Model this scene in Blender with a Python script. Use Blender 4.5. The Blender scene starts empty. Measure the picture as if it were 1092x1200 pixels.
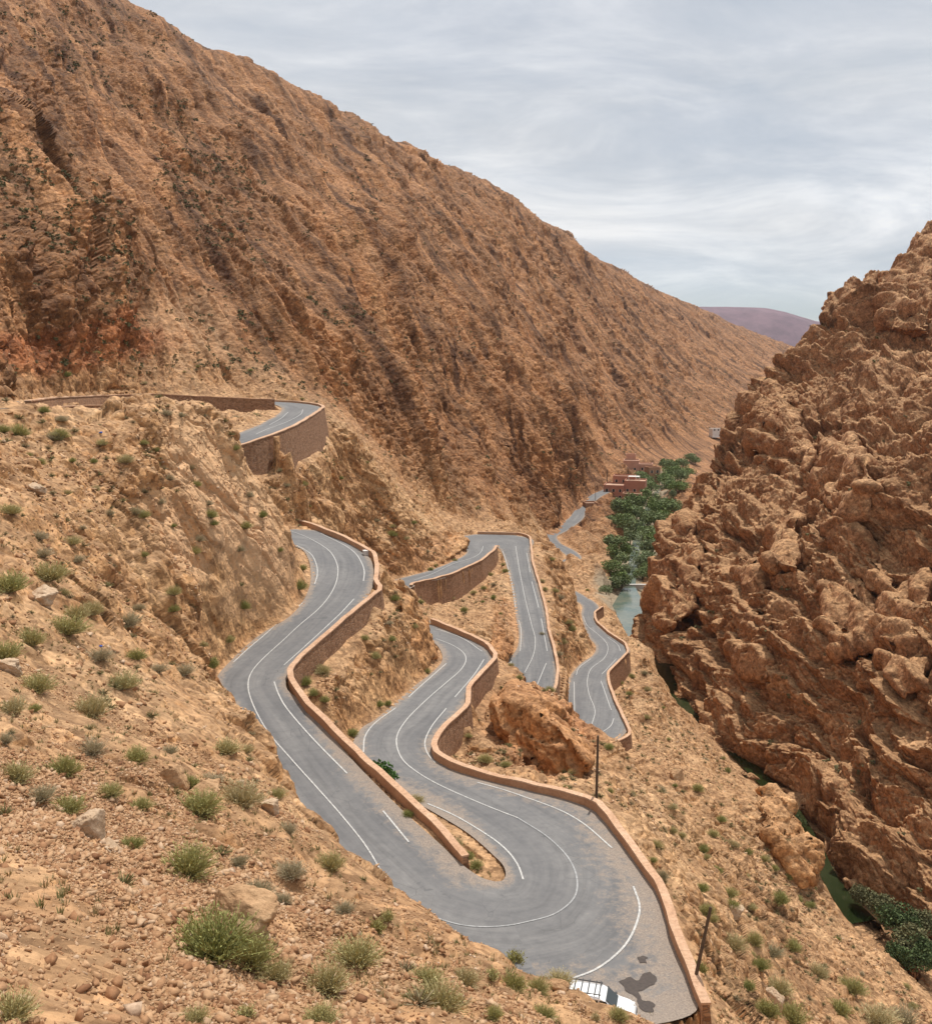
import bpy, bmesh, math, random, time
import numpy as np
from mathutils import Vector, Matrix, kdtree, noise as mnoise
from mathutils.bvhtree import BVHTree
T0 = time.time()
scene = bpy.context.scene
C = scene.collection
# ------------------------------------------------------------------ camera
FPX = 1152.0                       # focal length in pixels of a 1092 x 1200 frame
PITCH = math.radians(8.9)
cam_d = bpy.data.cameras.new('camera')
cam = bpy.data.objects.new('camera', cam_d)
C.objects.link(cam)
cam.location = (0, 0, 0)
cam.rotation_euler = (math.radians(90) - PITCH, 0, 0)
cam_d.sensor_fit = 'VERTICAL'
cam_d.sensor_height = 24.0
cam_d.lens = 24.0 * FPX / 1200.0
cam_d.clip_start = 0.2
cam_d.clip_end = 30000
scene.camera = cam
# ------------------------------------------------------------------ light
SUN_EL, SUN_AZ = math.radians(66), math.radians(22)      # azimuth to the right of the view (+Y)
SUN_V = Vector((math.sin(SUN_AZ) * math.cos(SUN_EL), math.cos(SUN_AZ) * math.cos(SUN_EL), math.sin(SUN_EL)))
sun_d = bpy.data.lights.new('sun', 'SUN')
sun_d.energy = 5.0
sun_d.angle = math.radians(0.6)
sun_d.color = (1.0, 0.955, 0.88)
sun = bpy.data.objects.new('sun', sun_d)
sun.rotation_euler = SUN_V.to_track_quat('Z', 'Y').to_euler()
C.objects.link(sun)

world = bpy.data.worlds.new('World')
scene.world = world
world.use_nodes = True


def build_world():
    nt = world.node_tree
    nt.nodes.clear()
    N, L = nt.nodes.new, nt.links.new
    out = N('ShaderNodeOutputWorld')
    bg = N('ShaderNodeBackground')
    sky = N('ShaderNodeTexSky')
    sky.sky_type = 'NISHITA'
    sky.sun_disc = False
    sky.sun_elevation = SUN_EL
    sky.sun_rotation = SUN_AZ
    sky.altitude = 1500
    sky.dust_density = 1.5
    sc = N('ShaderNodeVectorMath'); sc.operation = 'SCALE'; sc.inputs['Scale'].default_value = 0.085
    L(sky.outputs[0], sc.inputs[0])
    # clouds live on a plane overhead: direction / height
    tc = N('ShaderNodeTexCoord')
    sep = N('ShaderNodeSeparateXYZ'); L(tc.outputs['Generated'], sep.inputs[0])
    zz = N('ShaderNodeMath'); zz.operation = 'MAXIMUM'; zz.inputs[1].default_value = 0.0; L(sep.outputs[2], zz.inputs[0])
    za = N('ShaderNodeMath'); za.operation = 'ADD'; za.inputs[1].default_value = 0.24; L(zz.outputs[0], za.inputs[0])
    dx = N('ShaderNodeMath'); dx.operation = 'DIVIDE'; L(sep.outputs[0], dx.inputs[0]); L(za.outputs[0], dx.inputs[1])
    dy = N('ShaderNodeMath'); dy.operation = 'DIVIDE'; L(sep.outputs[1], dy.inputs[0]); L(za.outputs[0], dy.inputs[1])
    cmb = N('ShaderNodeCombineXYZ'); L(dx.outputs[0], cmb.inputs[0]); L(dy.outputs[0], cmb.inputs[1])
    mp = N('ShaderNodeMapping'); mp.inputs['Rotation'].default_value = (0, 0, math.radians(28))
    mp.inputs['Scale'].default_value = (0.9, 1.5, 1); L(cmb.outputs[0], mp.inputs[0])

    def noise(scale, detail, rough, dist=0.0):
        n = N('ShaderNodeTexNoise'); n.inputs['Scale'].default_value = scale; n.inputs['Detail'].default_value = detail
        n.inputs['Roughness'].default_value = rough; n.inputs['Distortion'].default_value = dist
        L(mp.outputs[0], n.inputs['Vector']); return n

    def ramp(src, *stops):
        r = N('ShaderNodeValToRGB'); el = r.color_ramp.elements
        while len(el) < len(stops): el.new(0.5)
        for e, (p, c) in zip(el, stops): e.position = p; e.color = (c, c, c, 1) if not isinstance(c, tuple) else (*c, 1)
        L(src, r.inputs[0]); return r
    n1 = noise(0.55, 7, 0.6, 0.35)
    n2 = noise(1.7, 9, 0.62, 0.5)
    n3 = noise(0.32, 4, 0.5, 0.2)
    tone = ramp(n2.outputs[0], (0.34, (0.66, 0.71, 0.77)), (0.48, (0.82, 0.845, 0.88)), (0.62, (1.06, 1.06, 1.06)))
    big = ramp(n1.outputs[0], (0.33, 0.86), (0.66, 1.10))
    mul = N('ShaderNodeVectorMath'); mul.operation = 'MULTIPLY'; L(tone.outputs[0], mul.inputs[0]); L(big.outputs[0], mul.inputs[1])
    cover = ramp(n3.outputs[0], (0.34, 0.55), (0.52, 1.0))
    # a bluer opening low over the gap
    low = N('ShaderNodeMapRange'); low.inputs[1].default_value = 0.0; low.inputs[2].default_value = 0.12
    low.inputs[3].default_value = 0.28; low.inputs[4].default_value = 1.0; L(sep.outputs[2], low.inputs[0])
    cv = N('ShaderNodeMath'); cv.operation = 'MULTIPLY'; L(cover.outputs[0], cv.inputs[0]); L(low.outputs[0], cv.inputs[1])
    mix = N('ShaderNodeMix'); mix.data_type = 'RGBA'
    L(cv.outputs[0], mix.inputs['Factor']); L(sc.outputs[0], mix.inputs['A']); L(mul.outputs[0], mix.inputs['B'])
    L(mix.outputs['Result'], bg.inputs[0]); bg.inputs[1].default_value = 1.0
    L(bg.outputs[0], out.inputs[0])


build_world()
scene.view_settings.view_transform = 'Standard'
scene.view_settings.look = 'None'
scene.view_settings.exposure = -0.12
scene.view_settings.gamma = 1.0
scene.render.engine = 'CYCLES'
scene.cycles.max_bounces = 6
scene.cycles.diffuse_bounces = 3
scene.cycles.use_denoising = True
scene.cycles.denoiser = 'OPENIMAGEDENOISE'
scene.cycles.denoising_input_passes = 'RGB_ALBEDO_NORMAL'
scene.cycles.volume_bounces = 0

# ------------------------------------------------------------------ geometry of the view
CP, SP = math.cos(PITCH), math.sin(PITCH)


def ray(px, py):
    a = (px - 546) / FPX; b = (600 - py) / FPX
    return np.array([a, CP + b * SP, -SP + b * CP])


def Pz(px, py, z):
    r = ray(px, py); return r * (z / r[2])


def PY(px, py, Y):
    r = ray(px, py); return r * (Y / r[1])


# ------------------------------------------------------------------ numpy noise
def _hash(ix, iy, iz, seed):
    h = (ix.astype(np.uint32) * np.uint32(374761393) + iy.astype(np.uint32) * np.uint32(668265263)
         + iz.astype(np.uint32) * np.uint32(2147483647) + np.uint32(seed * 1013904223 & 0xffffffff))
    h ^= h >> np.uint32(13); h *= np.uint32(1274126177); h ^= h >> np.uint32(16)
    h *= np.uint32(2246822519); h ^= h >> np.uint32(15)
    return h


def _u(h):
    return (h & np.uint32(0xffffff)).astype(np.float32) / np.float32(16777216.0)


def vnoise(x, y, z, seed=0):
    x = np.asarray(x, np.float32); y = np.asarray(y, np.float32); z = np.asarray(z, np.float32) + np.zeros_like(x)
    ix = np.floor(x); iy = np.floor(y); iz = np.floor(z)
    fx = x - ix; fy = y - iy; fz = z - iz
    ix = ix.astype(np.int64); iy = iy.astype(np.int64); iz = iz.astype(np.int64)
    ux = fx * fx * fx * (fx * (fx * 6 - 15) + 10); uy = fy * fy * fy * (fy * (fy * 6 - 15) + 10); uz = fz * fz * fz * (fz * (fz * 6 - 15) + 10)
    out = 0
    for dx in (0, 1):
        wx = ux if dx else 1 - ux
        for dy in (0, 1):
            wy = uy if dy else 1 - uy
            for dz in (0, 1):
                wz = uz if dz else 1 - uz
                h = _hash(ix + dx, iy + dy, iz + dz, seed)
                g1 = (h & np.uint32(1023)).astype(np.float32) / 511.5 - 1
                g2 = ((h >> np.uint32(10)) & np.uint32(1023)).astype(np.float32) / 511.5 - 1
                g3 = ((h >> np.uint32(20)) & np.uint32(1023)).astype(np.float32) / 511.5 - 1
                out = out + wx * wy * wz * (g1 * (fx - dx) + g2 * (fy - dy) + g3 * (fz - dz))
    return out * 1.4


def fbm(x, y, z, octs, seed=0, gain=0.5, lac=2.03):
    a = 1.0; s = 0; k = 1.0
    for o in range(octs):
        s = s + a * vnoise(x * k, y * k, z * k, seed + o * 17)
        a *= gain; k *= lac
    return s


def worley(x, y, z, seed=0):
    """F1, F2 and a random number of the nearest cell"""
    x = np.asarray(x, np.float32); y = np.asarray(y, np.float32); z = np.asarray(z, np.float32) + np.zeros_like(x)
    ix = np.floor(x).astype(np.int64); iy = np.floor(y).astype(np.int64); iz = np.floor(z).astype(np.int64)
    f1 = np.full(x.shape, 9.0, np.float32); f2 = f1.copy(); cid = np.zeros(x.shape, np.float32)
    for dx in (-1, 0, 1):
        for dy in (-1, 0, 1):
            for dz in (-1, 0, 1):
                h = _hash(ix + dx, iy + dy, iz + dz, seed)
                px = ix + dx + _u(h); py = iy + dy + _u(h * np.uint32(747796405) + np.uint32(1)); pz = iz + dz + _u(h * np.uint32(2891336453) + np.uint32(7))
                d = (px - x) ** 2 + (py - y) ** 2 + (pz - z) ** 2
                m = d < f1
                f2 = np.where(m, f1, np.minimum(f2, d))
                cid = np.where(m, _u(h >> np.uint32(3)), cid)
                f1 = np.where(m, d, f1)
    return np.sqrt(f1), np.sqrt(f2), cid


def smooth(a, b, x):
    t = np.clip((x - a) / (b - a), 0, 1); return t * t * (3 - 2 * t)


class Spline:
    """thin linear-kernel surface z(x, y) through scattered points"""
    def __init__(self, pts, lam=0.0, scale=100.0):
        p = np.array(pts, float)
        self.p = p[:, :2] / scale; self.s = scale; n = len(p)
        d = np.sqrt(((self.p[:, None] - self.p[None]) ** 2).sum(-1))
        A = np.zeros((n + 3, n + 3)); A[:n, :n] = -d + lam * np.eye(n)
        A[:n, n] = 1; A[:n, n + 1:] = self.p; A[n, :n] = 1; A[n + 1:, :n] = self.p.T
        b = np.zeros(n + 3); b[:n] = p[:, 2]
        self.w = np.linalg.lstsq(A, b, rcond=None)[0]

    def __call__(self, x, y):
        x = np.asarray(x, float); sh = x.shape
        q = np.stack([x.ravel(), np.asarray(y, float).ravel()], 1) / self.s
        out = np.empty(len(q)); n = len(self.p)
        for i in range(0, len(q), 20000):
            c = q[i:i + 20000]
            d = np.sqrt((c[:, None, 0] - self.p[None, :, 0]) ** 2 + (c[:, None, 1] - self.p[None, :, 1]) ** 2)
            out[i:i + 20000] = -d @ self.w[:n] + self.w[n] + c @ self.w[n + 1:]
        return out.reshape(sh)


def catmull(P, sub):
    P = np.array(P, float); out = []
    Q = np.vstack([2 * P[0] - P[1], P, 2 * P[-1] - P[-2]])
    for i in range(1, len(Q) - 2):
        p0, p1, p2, p3 = Q[i - 1], Q[i], Q[i + 1], Q[i + 2]
        # centripetal
        t01 = max(np.linalg.norm(p1 - p0), 1e-4) ** .5; t12 = max(np.linalg.norm(p2 - p1), 1e-4) ** .5; t23 = max(np.linalg.norm(p3 - p2), 1e-4) ** .5
        m1 = (p2 - p1) + t12 * ((p1 - p0) / t01 - (p2 - p0) / (t01 + t12))
        m2 = (p2 - p1) + t12 * ((p3 - p2) / t23 - (p3 - p1) / (t12 + t23))
        for k in range(sub):
            t = k / sub
            out.append((2 * t ** 3 - 3 * t ** 2 + 1) * p1 + (t ** 3 - 2 * t ** 2 + t) * m1 + (-2 * t ** 3 + 3 * t ** 2) * p2 + (t ** 3 - t ** 2) * m2)
    out.append(P[-1])
    return np.array(out)


# ------------------------------------------------------------------ object helpers
def tag(o, label=None, cat=None, group=None, kind=None):
    if label: o['label'] = label
    if cat: o['category'] = cat
    if group: o['group'] = group
    if kind: o['kind'] = kind
    return o


def mesh_obj(name, verts, faces, mat, parent=None, smooth_=False):
    me = bpy.data.meshes.new(name)
    v = np.asarray(verts, np.float32)
    if isinstance(faces, np.ndarray):
        k = faces.shape[1]
        me.vertices.add(len(v)); me.vertices.foreach_set('co', v.ravel())
        me.loops.add(faces.size); me.loops.foreach_set('vertex_index', faces.ravel().astype(np.int32))
        me.polygons.add(len(faces)); me.polygons.foreach_set('loop_start', np.arange(0, faces.size, k, dtype=np.int32))
        me.polygons.foreach_set('loop_total', np.full(len(faces), k, np.int32))
        me.update(calc_edges=True)
    else:
        me.from_pydata([tuple(map(float, a)) for a in v], [], faces); me.update()
    if mat: me.materials.append(mat)
    if smooth_: me.polygons.foreach_set('use_smooth', np.ones(len(me.polygons), bool))
    o = bpy.data.objects.new(name, me); C.objects.link(o)
    if parent: o.parent = parent
    return o


def fattr(o, name, data):
    a = o.data.attributes.new(name, 'FLOAT', 'POINT'); a.data.foreach_set('value', np.asarray(data, np.float32).ravel())


def empty(name, loc, label, cat, group=None, rz=0.0):
    o = bpy.data.objects.new(name, None); C.objects.link(o); o.location = loc; o.rotation_euler = (0, 0, rz)
    o.empty_display_size = 0.3
    return tag(o, label, cat, group)


def grid_faces(n, m):
    i = np.arange(n - 1)[:, None] * m + np.arange(m - 1)[None]
    i = i.ravel()
    return np.stack([i, i + 1, i + m + 1, i + m], 1)


# ------------------------------------------------------------------ materials
class NT:
    def __init__(self, name):
        self.m = bpy.data.materials.new(name); self.m.use_nodes = True
        self.t = self.m.node_tree; self.t.nodes.clear()
        self.out = self.n('ShaderNodeOutputMaterial'); self.b = self.n('ShaderNodeBsdfPrincipled')
        self.l(self.b.outputs[0], self.out.inputs[0])
        self.b.inputs['Specular IOR Level'].default_value = 0.25
        self.b.inputs['Roughness'].default_value = 0.9

    def n(self, ty): return self.t.nodes.new(ty)
    def l(self, a, b): self.t.links.new(a, b)

    def pos(self): 
        g = self.n('ShaderNodeNewGeometry'); return g.outputs['Position']

    def gen(self):
        g = self.n('ShaderNodeTexCoord'); return g.outputs['Object']

    def mapping(self, v, scale=(1, 1, 1), rot=(0, 0, 0)):
        m = self.n('ShaderNodeMapping'); self.l(v, m.inputs[0]); m.inputs['Scale'].default_value = scale; m.inputs['Rotation'].default_value = rot
        return m.outputs[0]

    def noise(self, v, scale, detail=5, rough=0.55, dist=0.0):
        n = self.n('ShaderNodeTexNoise'); self.l(v, n.inputs['Vector']); n.inputs['Scale'].default_value = scale
        n.inputs['Detail'].default_value = detail; n.inputs['Roughness'].default_value = rough; n.inputs['Distortion'].default_value = dist
        return n.outputs[0]

    def voro(self, v, scale, feature='F1', out='Distance', rnd=1.0):
        n = self.n('ShaderNodeTexVoronoi'); self.l(v, n.inputs['Vector']); n.inputs['Scale'].default_value = scale; n.feature = feature
        n.inputs['Randomness'].default_value = rnd
        return n.outputs[out]

    def ramp(self, s, *stops):
        r = self.n('ShaderNodeValToRGB'); el = r.color_ramp.elements
        while len(el) < len(stops): el.new(0.5)
        for e, (p, c) in zip(el, stops): e.position = p; e.color = (*c, 1) if isinstance(c, tuple) else (c, c, c, 1)
        self.l(s, r.inputs[0]); return r.outputs[0]

    def mix(self, f, a, b, mode='MIX'):
        m = self.n('ShaderNodeMix'); m.data_type = 'RGBA'; m.blend_type = mode; m.clamp_result = False
        for s, k in ((f, 'Factor'), (a, 'A'), (b, 'B')):
            i = [q for q in m.inputs if q.name == k and (q.type == 'RGBA' or k == 'Factor')][0]
            if isinstance(s, (int, float)): i.default_value = s
            elif isinstance(s, tuple): i.default_value = (*s, 1)
            else: self.l(s, i)
        return [q for q in m.outputs if q.type == 'RGBA'][0]

    def math(self, op, a, b=0.0, clamp=False):
        m = self.n('ShaderNodeMath'); m.operation = op; m.use_clamp = clamp
        for i, s in enumerate((a, b)):
            if isinstance(s, (int, float)): m.inputs[i].default_value = s
            else: self.l(s, m.inputs[i])
        return m.outputs[0]

    def attr(self, name):
        a = self.n('ShaderNodeAttribute'); a.attribute_name = name; return a.outputs['Fac']

    def rnd(self):
        return self.n('ShaderNodeObjectInfo').outputs['Random']

    def col(self, s): 
        if isinstance(s, tuple): self.b.inputs['Base Color'].default_value = (*s, 1)
        else: self.l(s, self.b.inputs['Base Color'])

    def bump(self, h, strength=0.5, dist=0.1, prev=None):
        b = self.n('ShaderNodeBump'); self.l(h, b.inputs['Height']); b.inputs['Strength'].default_value = strength; b.inputs['Distance'].default_value = dist
        if prev is not None: self.l(prev, b.inputs['Normal'])
        self.l(b.outputs[0], self.b.inputs['Normal']); return b.outputs[0]

    def rough(self, r): self.b.inputs['Roughness'].default_value = r


#@@ROADS
# ------------------------------------------------------------------ roads: cross-sections (left edge, right edge)
def sec(rows):
    return [(Pz(a, b, z), Pz(c, d, z)) for a, b, c, d, z in rows]


def wsec(rows):
    """world centre x, y, z, half width; the direction follows the chain"""
    P = np.array(rows, float); out = []
    for i in range(len(P)):
        t = P[min(i + 1, len(P) - 1), :2] - P[max(i - 1, 0), :2]; t /= np.linalg.norm(t)
        n = np.array([t[1], -t[0]]) * P[i, 3]
        out.append((np.array([P[i, 0] - n[0], P[i, 1] - n[1], P[i, 2]]), np.array([P[i, 0] + n[0], P[i, 1] + n[1], P[i, 2]])))
    return out


R0 = [(np.array([-120., 84, -2.8]), np.array([-112., 62, -2.8])), (np.array([-90., 98, -3.6]), np.array([-82., 72, -3.6])), (np.array([-66., 111, -4.5]), np.array([-43., 88, -4.5]))] + wsec([(-58, 100, -4.5, 5), (-59, 112, -4.9, 5), (-61, 128, -5.6, 4), (-67, 160, -6.8, 3.6), (-66.5, 188, -7.7, 3.6), (-58, 206, -8.5, 3.6),
           (-46, 215, -9.3, 3.8), (-39, 216, -9.9, 4.6), (-35, 210, -10.3, 4.3), (-33.6, 200, -10.6, 3.8), (-32.8, 187, -10.9, 3.5), (-33.6, 166, -12.0, 3.5), (-36.2, 154, -13, 3.4),
           (-41, 149, -15, 3.2), (-46, 147, -17.4, 3.2), (-49, 143, -20, 3), (-46, 139, -22, 3), (-40, 139.5, -23.6, 3.2), (-33, 142, -25, 3.4), (-27, 143, -25.9, 3.6)])[2:]
R0 = R0[:-1] + [(b, a) for a, b in sec([(348, 641, 385, 623, -26.5), (361, 654, 415, 638, -27), (364, 668, 434, 655, -27.7), (362, 690, 437, 687, -28.6), (340, 722, 405, 729, -29.5),
                    (306, 743, 364, 765, -30.5), (272, 773, 339, 790, -31.1), (254, 797, 336, 806, -31.5), (275, 830, 358, 826, -32), (296, 893, 412, 889, -33.3),
                    (357, 970, 470, 948, -34.2), (408, 1045, 519, 992, -34.8), (450, 1100, 548, 1018, -35.1), (540, 1165, 566, 1029, -35.5), (660, 1215, 580, 1033, -35.7)])]
ROAD_A = R0
ROAD_B = [(b, a) for a, b in sec([(660, 1215, 580, 1033, -35.7), (815, 1185, 588, 1032, -35.8), (806, 1150, 592, 1027, -35.8), (787, 1093, 592, 1020, -35.8), (771, 1047, 588, 1012, -35.85), (731, 983, 578, 1002, -36),
                    (699, 941, 565, 990, -36.1), (655, 929, 545, 974, -36.3), (600, 917, 505, 950, -36.5), (549, 905, 470, 930, -36.9), (519, 892, 430, 905, -37.3),
                    (509, 879, 413, 878, -37.6)])]
ROAD_B += sec([(424, 853, 512, 864, -37.9), (440, 843, 524, 851, -38.1), (483, 806, 546, 823, -38.7), (506, 788, 560, 798, -39.3), (518, 774, 579, 776, -39.9),
               (515, 760, 573, 762, -40.4), (507, 752, 548, 746, -40.8), (496, 747, 520, 737, -41.2)])
ROAD_B += wsec([(-5, 146, -41.3, 3.6), (-9.5, 155, -42.2, 3.4), (-13.5, 166, -43.4, 3.4), (-15.5, 178, -44.6, 3.4), (-15.5, 190, -45.7, 3.4), (-14, 200, -46.6, 3.5), (-11, 206, -47, 3.6)])[1:-1]
ROAD_B += sec([(479, 675, 482, 684.5, -47), (500, 669.5, 510, 680, -47.4), (530, 658, 538, 671, -48), (547, 647, 570, 654, -48.6), (538, 629, 580, 641, -49), (560, 626, 581, 640, -49.2), (590, 626, 582, 640, -49.4),
               (622, 631, 583, 641, -49.6), (622, 645, 586, 644, -50.1), (623, 660, 591, 655, -51), (631, 685, 599, 688, -53), (640, 718, 604, 721, -55), (646, 745, 608, 745, -56.5), (651, 762, 605, 761, -57.5),
               (653, 785, 591, 779, -58.6)])
# hairpin 4 hidden behind the rock, then the last visible strand and the valley road
ROAD_C = [(b, a) for a, b in sec([(591, 779, 653, 785, -58.6), (577, 797, 651, 806, -59.6), (566, 818, 645, 824, -60.3)])]
ROAD_C += wsec([(8.6, 168, -60.4, 4.5), (7.5, 160, -61.3, 4.2), (8.5, 152, -62.4, 4.2), (14, 147.5, -63.6, 4.2), (20, 150.5, -64.6, 4.4), (21.5, 160, -65.4, 4.6), (23.5, 172, -66, 5)])[1:-1]
ROAD_C += sec([(655, 849, 720, 873, -65.6), (659, 828, 737, 852, -66), (662, 810, 723, 826, -66.7), (668, 792, 714, 802, -67.3), (680, 778, 713, 790, -67.9), (695, 767, 737, 766, -68.7), (698, 757, 735, 757, -69.3),
           (690, 747, 714, 744, -70), (684, 733, 701, 732, -70.8), (681, 720, 697, 723, -71.4), (680, 708, 701, 710, -72)])
ROAD_C += wsec([(37, 284, -72, 3.4), (32, 300, -72.6, 3.4), (27, 318, -73.2, 3.2), (28, 335, -73.6, 3.2), (36, 352, -74, 3.0), (40.5, 362, -74.2, 2.8), (40, 375, -74.4, 2.8), (36, 395, -74.9, 3), (36, 415, -75.4, 3.2), (42, 432, -75.8, 3.4),
                (52, 462, -75.6, 3.6), (60, 500, -75.4, 3.6), (72, 538, -75, 3.6), (82, 560, -74.8, 3.6), (98, 600, -74.5, 3.4), (114, 630, -74, 3.4)])[1:]


def loft(secs, sub=10, across=9):
    Lc = catmull([s[0] for s in secs], sub); Rc = catmull([s[1] for s in secs], sub)
    u = np.linspace(0, 1, across)[None, :, None]
    return Lc[:, None] * (1 - u) + Rc[:, None] * u


GA, GB, GC = loft(ROAD_A), loft(ROAD_B), loft(ROAD_C)
#@@TERRAIN
ROADPTS = []          # x, y, z, edge flag (0 inside, -1 left edge, +1 right edge), road id, running index
for rid, G in enumerate((GA, GB, GC)):
    n, m, _ = G.shape
    for i in range(n):
        for j in range(m):
            ROADPTS.append((*G[i, j], -1 if j == 0 else (1 if j == m - 1 else 0), rid, i))
ROADPTS = np.array(ROADPTS)
RKD = kdtree.KDTree(len(ROADPTS))
for i, p in enumerate(ROADPTS): RKD.insert((p[0], p[1], 0), i)
RKD.balance()


def road_near(x, y):
    co, i, d = RKD.find((x, y, 0)); return ROADPTS[i], d


# ---- walls: coping line measured on the photo; its height is the road's plus the parapet
def wall_px(pts, par):
    out = []
    for a in pts:
        if len(a) == 4:
            out.append((PY(a[0], a[1], a[2]), a[3])); continue
        px, py, drop = a
        z = a and -40.0
        lo, hi = None, None
        r = ray(px, py); best = None
        # march along the ray until it is 'par' above the nearest road
        for Y in np.arange(30, 460, 0.5):
            p = r * (Y / r[1]); q, d = road_near(p[0], p[1])
            e = p[2] - q[2] - par
            if d < 2.2 and e < 0.0 and best is None: best = p
        if best is None:
            print('wall point not found', a); continue
        out.append((best, drop))
    return out


WALLS = {}
WALLS['upper'] = (wall_px([(16, 468.6, 106, .8), (60, 465.5, 130, .8), (115, 463, 163, .9), (183, 461, 190, 1.2), (231, 464, 200, 3.2), (280, 466, 206, 4.2), (322, 467.5, 207, 4.6)], .8), .5)
WALLS['hook'] = ([(GA[i, 0] + (GA[i, 0] - GA[i, 4]) / np.linalg.norm(GA[i, 0] - GA[i, 4]) * .25 + np.array([0, 0, .4]), dr) for i, dr in zip(range(74, 135, 5), [1, 1.2, 2, 3, 5, 6, 6.5, 6.5, 6, 5.5, 5, 5, 4])], .5)
WALLS['first'] = (wall_px([(330.5, 603.6, 1.2), (372, 615, 1.2), (405, 630, 1.2), (433.5, 644, 1.2), (439, 647, 1.5), (442, 662.5, 1.5), (440, 681, 1.6), (447.7, 688, 1.8), (416, 713, 1.7), (372, 750, 1.7), (345.5, 774.6, 1.8),
                            (336, 789, 1.8), (357, 818, 1.4), (416, 877, 1.4), (474, 929.5, 1.2), (515.5, 967.5, 1.), (536, 991, .8), (542, 1004, .6)], .85), .5)
WALLS['second'] = (wall_px([(499, 726.6, 1.2), (532, 735, 1.2), (558, 746, 1.2), (572.5, 754, 1.4), (582, 768, 1.6), (567, 784, 2.), (549.5, 802.5, 2.2), (548, 825.5, 2.4), (523, 847.5, 2.8), (510, 863, 2.8), (508, 876, 2.2), (519, 888, 1.6), (549.5, 901, 1.2),
                             (598, 913, 1.2), (655, 925, 1.3), (699, 936, 1.3), (710, 949, 1.4), (732, 977.5, 1.4), (749, 1001, 1.4), (776, 1039, 1.4), (787, 1075, 1.4), (801, 1113.5, 1.4), (812, 1144, 1.2), (826, 1175, 1.)], .85), .5)
WALLS['third'] = (wall_px([(474, 685, 5), (482, 682.6, 5), (505, 678, 5), (530.5, 671.5, 5), (548, 663, 4.6), (561, 655, 4.0), (572, 649, 3.6), (579, 644, 3.2), (581.5, 639, 2.5)], .5), .5)
WALLS['fourth'] = (wall_px([(541.6, 622, 1.2), (560, 623, 1.2), (585, 623.4, 1.2), (611, 624, 1.2), (621, 628, 1.2), (623, 646, 1.2), (624, 658, 1.2), (632, 682.6, 1.2), (640, 713, 1.2), (643, 737, 1.2), (649, 757, 1.4), (652.4, 781, 1.6), (650, 803.5, 1.8), (643, 818.6, 2)], .8), .5)
WALLS['fifth'] = (wall_px([(706, 710, 2.2), (695, 716, 2), (694, 722, 1.5), (699, 728, 1.5), (713, 740, 1.5), (733, 753, 1.6), (748, 756, 1.6), (752, 760, 3), (736, 763, 4), (724, 775, 4.4), (712, 787, 3.6), (713, 798, 2), (720, 818, 1.6), (732, 843, 1.6), (739, 858, 1.8), (732, 864, 1.6), (720, 869, 1.4)], .8), .5)

for nm, (pts, th) in WALLS.items():
    for k, (p, d) in enumerate(pts):
        p = p.copy()
        for _ in range(30):
            q, dd = road_near(p[0], p[1])
            if q[3] != 0 and dd > .16: break
            G = (GA, GB, GC)[int(q[4])]; c = G[int(q[5]), G.shape[1] // 2]; v = p[:2] - c[:2]; p[:2] += v / np.linalg.norm(v) * .08
        pts[k] = (p, d)

# ---- natural ground: points read from the photo with the distance each was judged to have
K = []


def ctl(rows):
    for px, py, Y in rows: K.append(tuple(PY(px, py, Y)))


BROW = [(253, 801, 87), (278, 821, 73), (293, 850, 66), (299, 877, 60), (313, 893, 57), (348, 932, 51), (369, 962, 46.5), (404, 997, 41), (445, 1032, 37), (486, 1064, 34), (512, 1085, 32.5), (540, 1099, 31.3), (573, 1119, 30.3), (620, 1147, 29), (661, 1176, 28), (694, 1201, 27.2), (732, 1222, 26.4), (800, 1245, 25)]
ctl(BROW)
K += [(0, 0, -1.7), (-8, 0, 0), (8, 0, -4), (0, -8, 1), (-40, 5, 2), (40, 0, -22), (60, 10, -34), (30, 20, -20), (80, 40, -62), (-90, 20, 12), (-60, 40, 2), (-75, 65, -1), (-15, -20, 4), (25, -20, -8), (-110, 50, 4)]
ctl([(0, 1200, 9.5), (150, 1200, 10.5), (300, 1200, 12.5), (450, 1200, 16), (600, 1205, 20.5), (0, 1100, 13.5), (150, 1100, 15.5), (300, 1100, 19.5), (450, 1100, 26), (560, 1140, 26.5),
     (0, 1000, 19), (150, 1000, 23.5), (300, 1000, 32), (400, 1030, 35), (0, 900, 27), (150, 900, 33), (240, 900, 43), (0, 800, 37), (100, 800, 46), (190, 800, 62), (0, 700, 49), (100, 700, 61), (200, 720, 82), (230, 770, 84),
     (-80, 900, 25), (-80, 700, 44), (-80, 550, 66), (-120, 1100, 11),
     (0, 600, 63), (100, 600, 77), (0, 530, 77), (80, 520, 90), (150, 505, 99), (180, 560, 93), (150, 640, 82), (250, 700, 93), (300, 700, 102), (345, 652, 118), (335, 612, 118.5), (310, 570, 117), (290, 540, 115), (275, 507, 113), (245, 486, 110),
     (215, 483, 106.5), (170, 484, 105), (250, 560, 105), (250, 620, 101), (220, 650, 95), (230, 520, 104), (300, 640, 109), (200, 690, 87), (110, 487, 104), (50, 488, 99), (0, 492, 90)])
# hidden drop behind the pale spur
K += [(-34, 124, -14), (-27, 130, -22), (-23, 131, -25.5), (-41, 123, -9), (-49, 128, -7), (-53, 137, -9), (-45, 133, -17), (-36, 133, -22)]
# rock apron under the bend, ground between bend arms
K += [tuple(PY(300, 496, 203)), tuple(PY(270, 492, 199)), tuple(PY(240, 480, 196)), (-42, 186, -12.6), (-44, 168, -13), (-52, 155, -13)]
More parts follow.
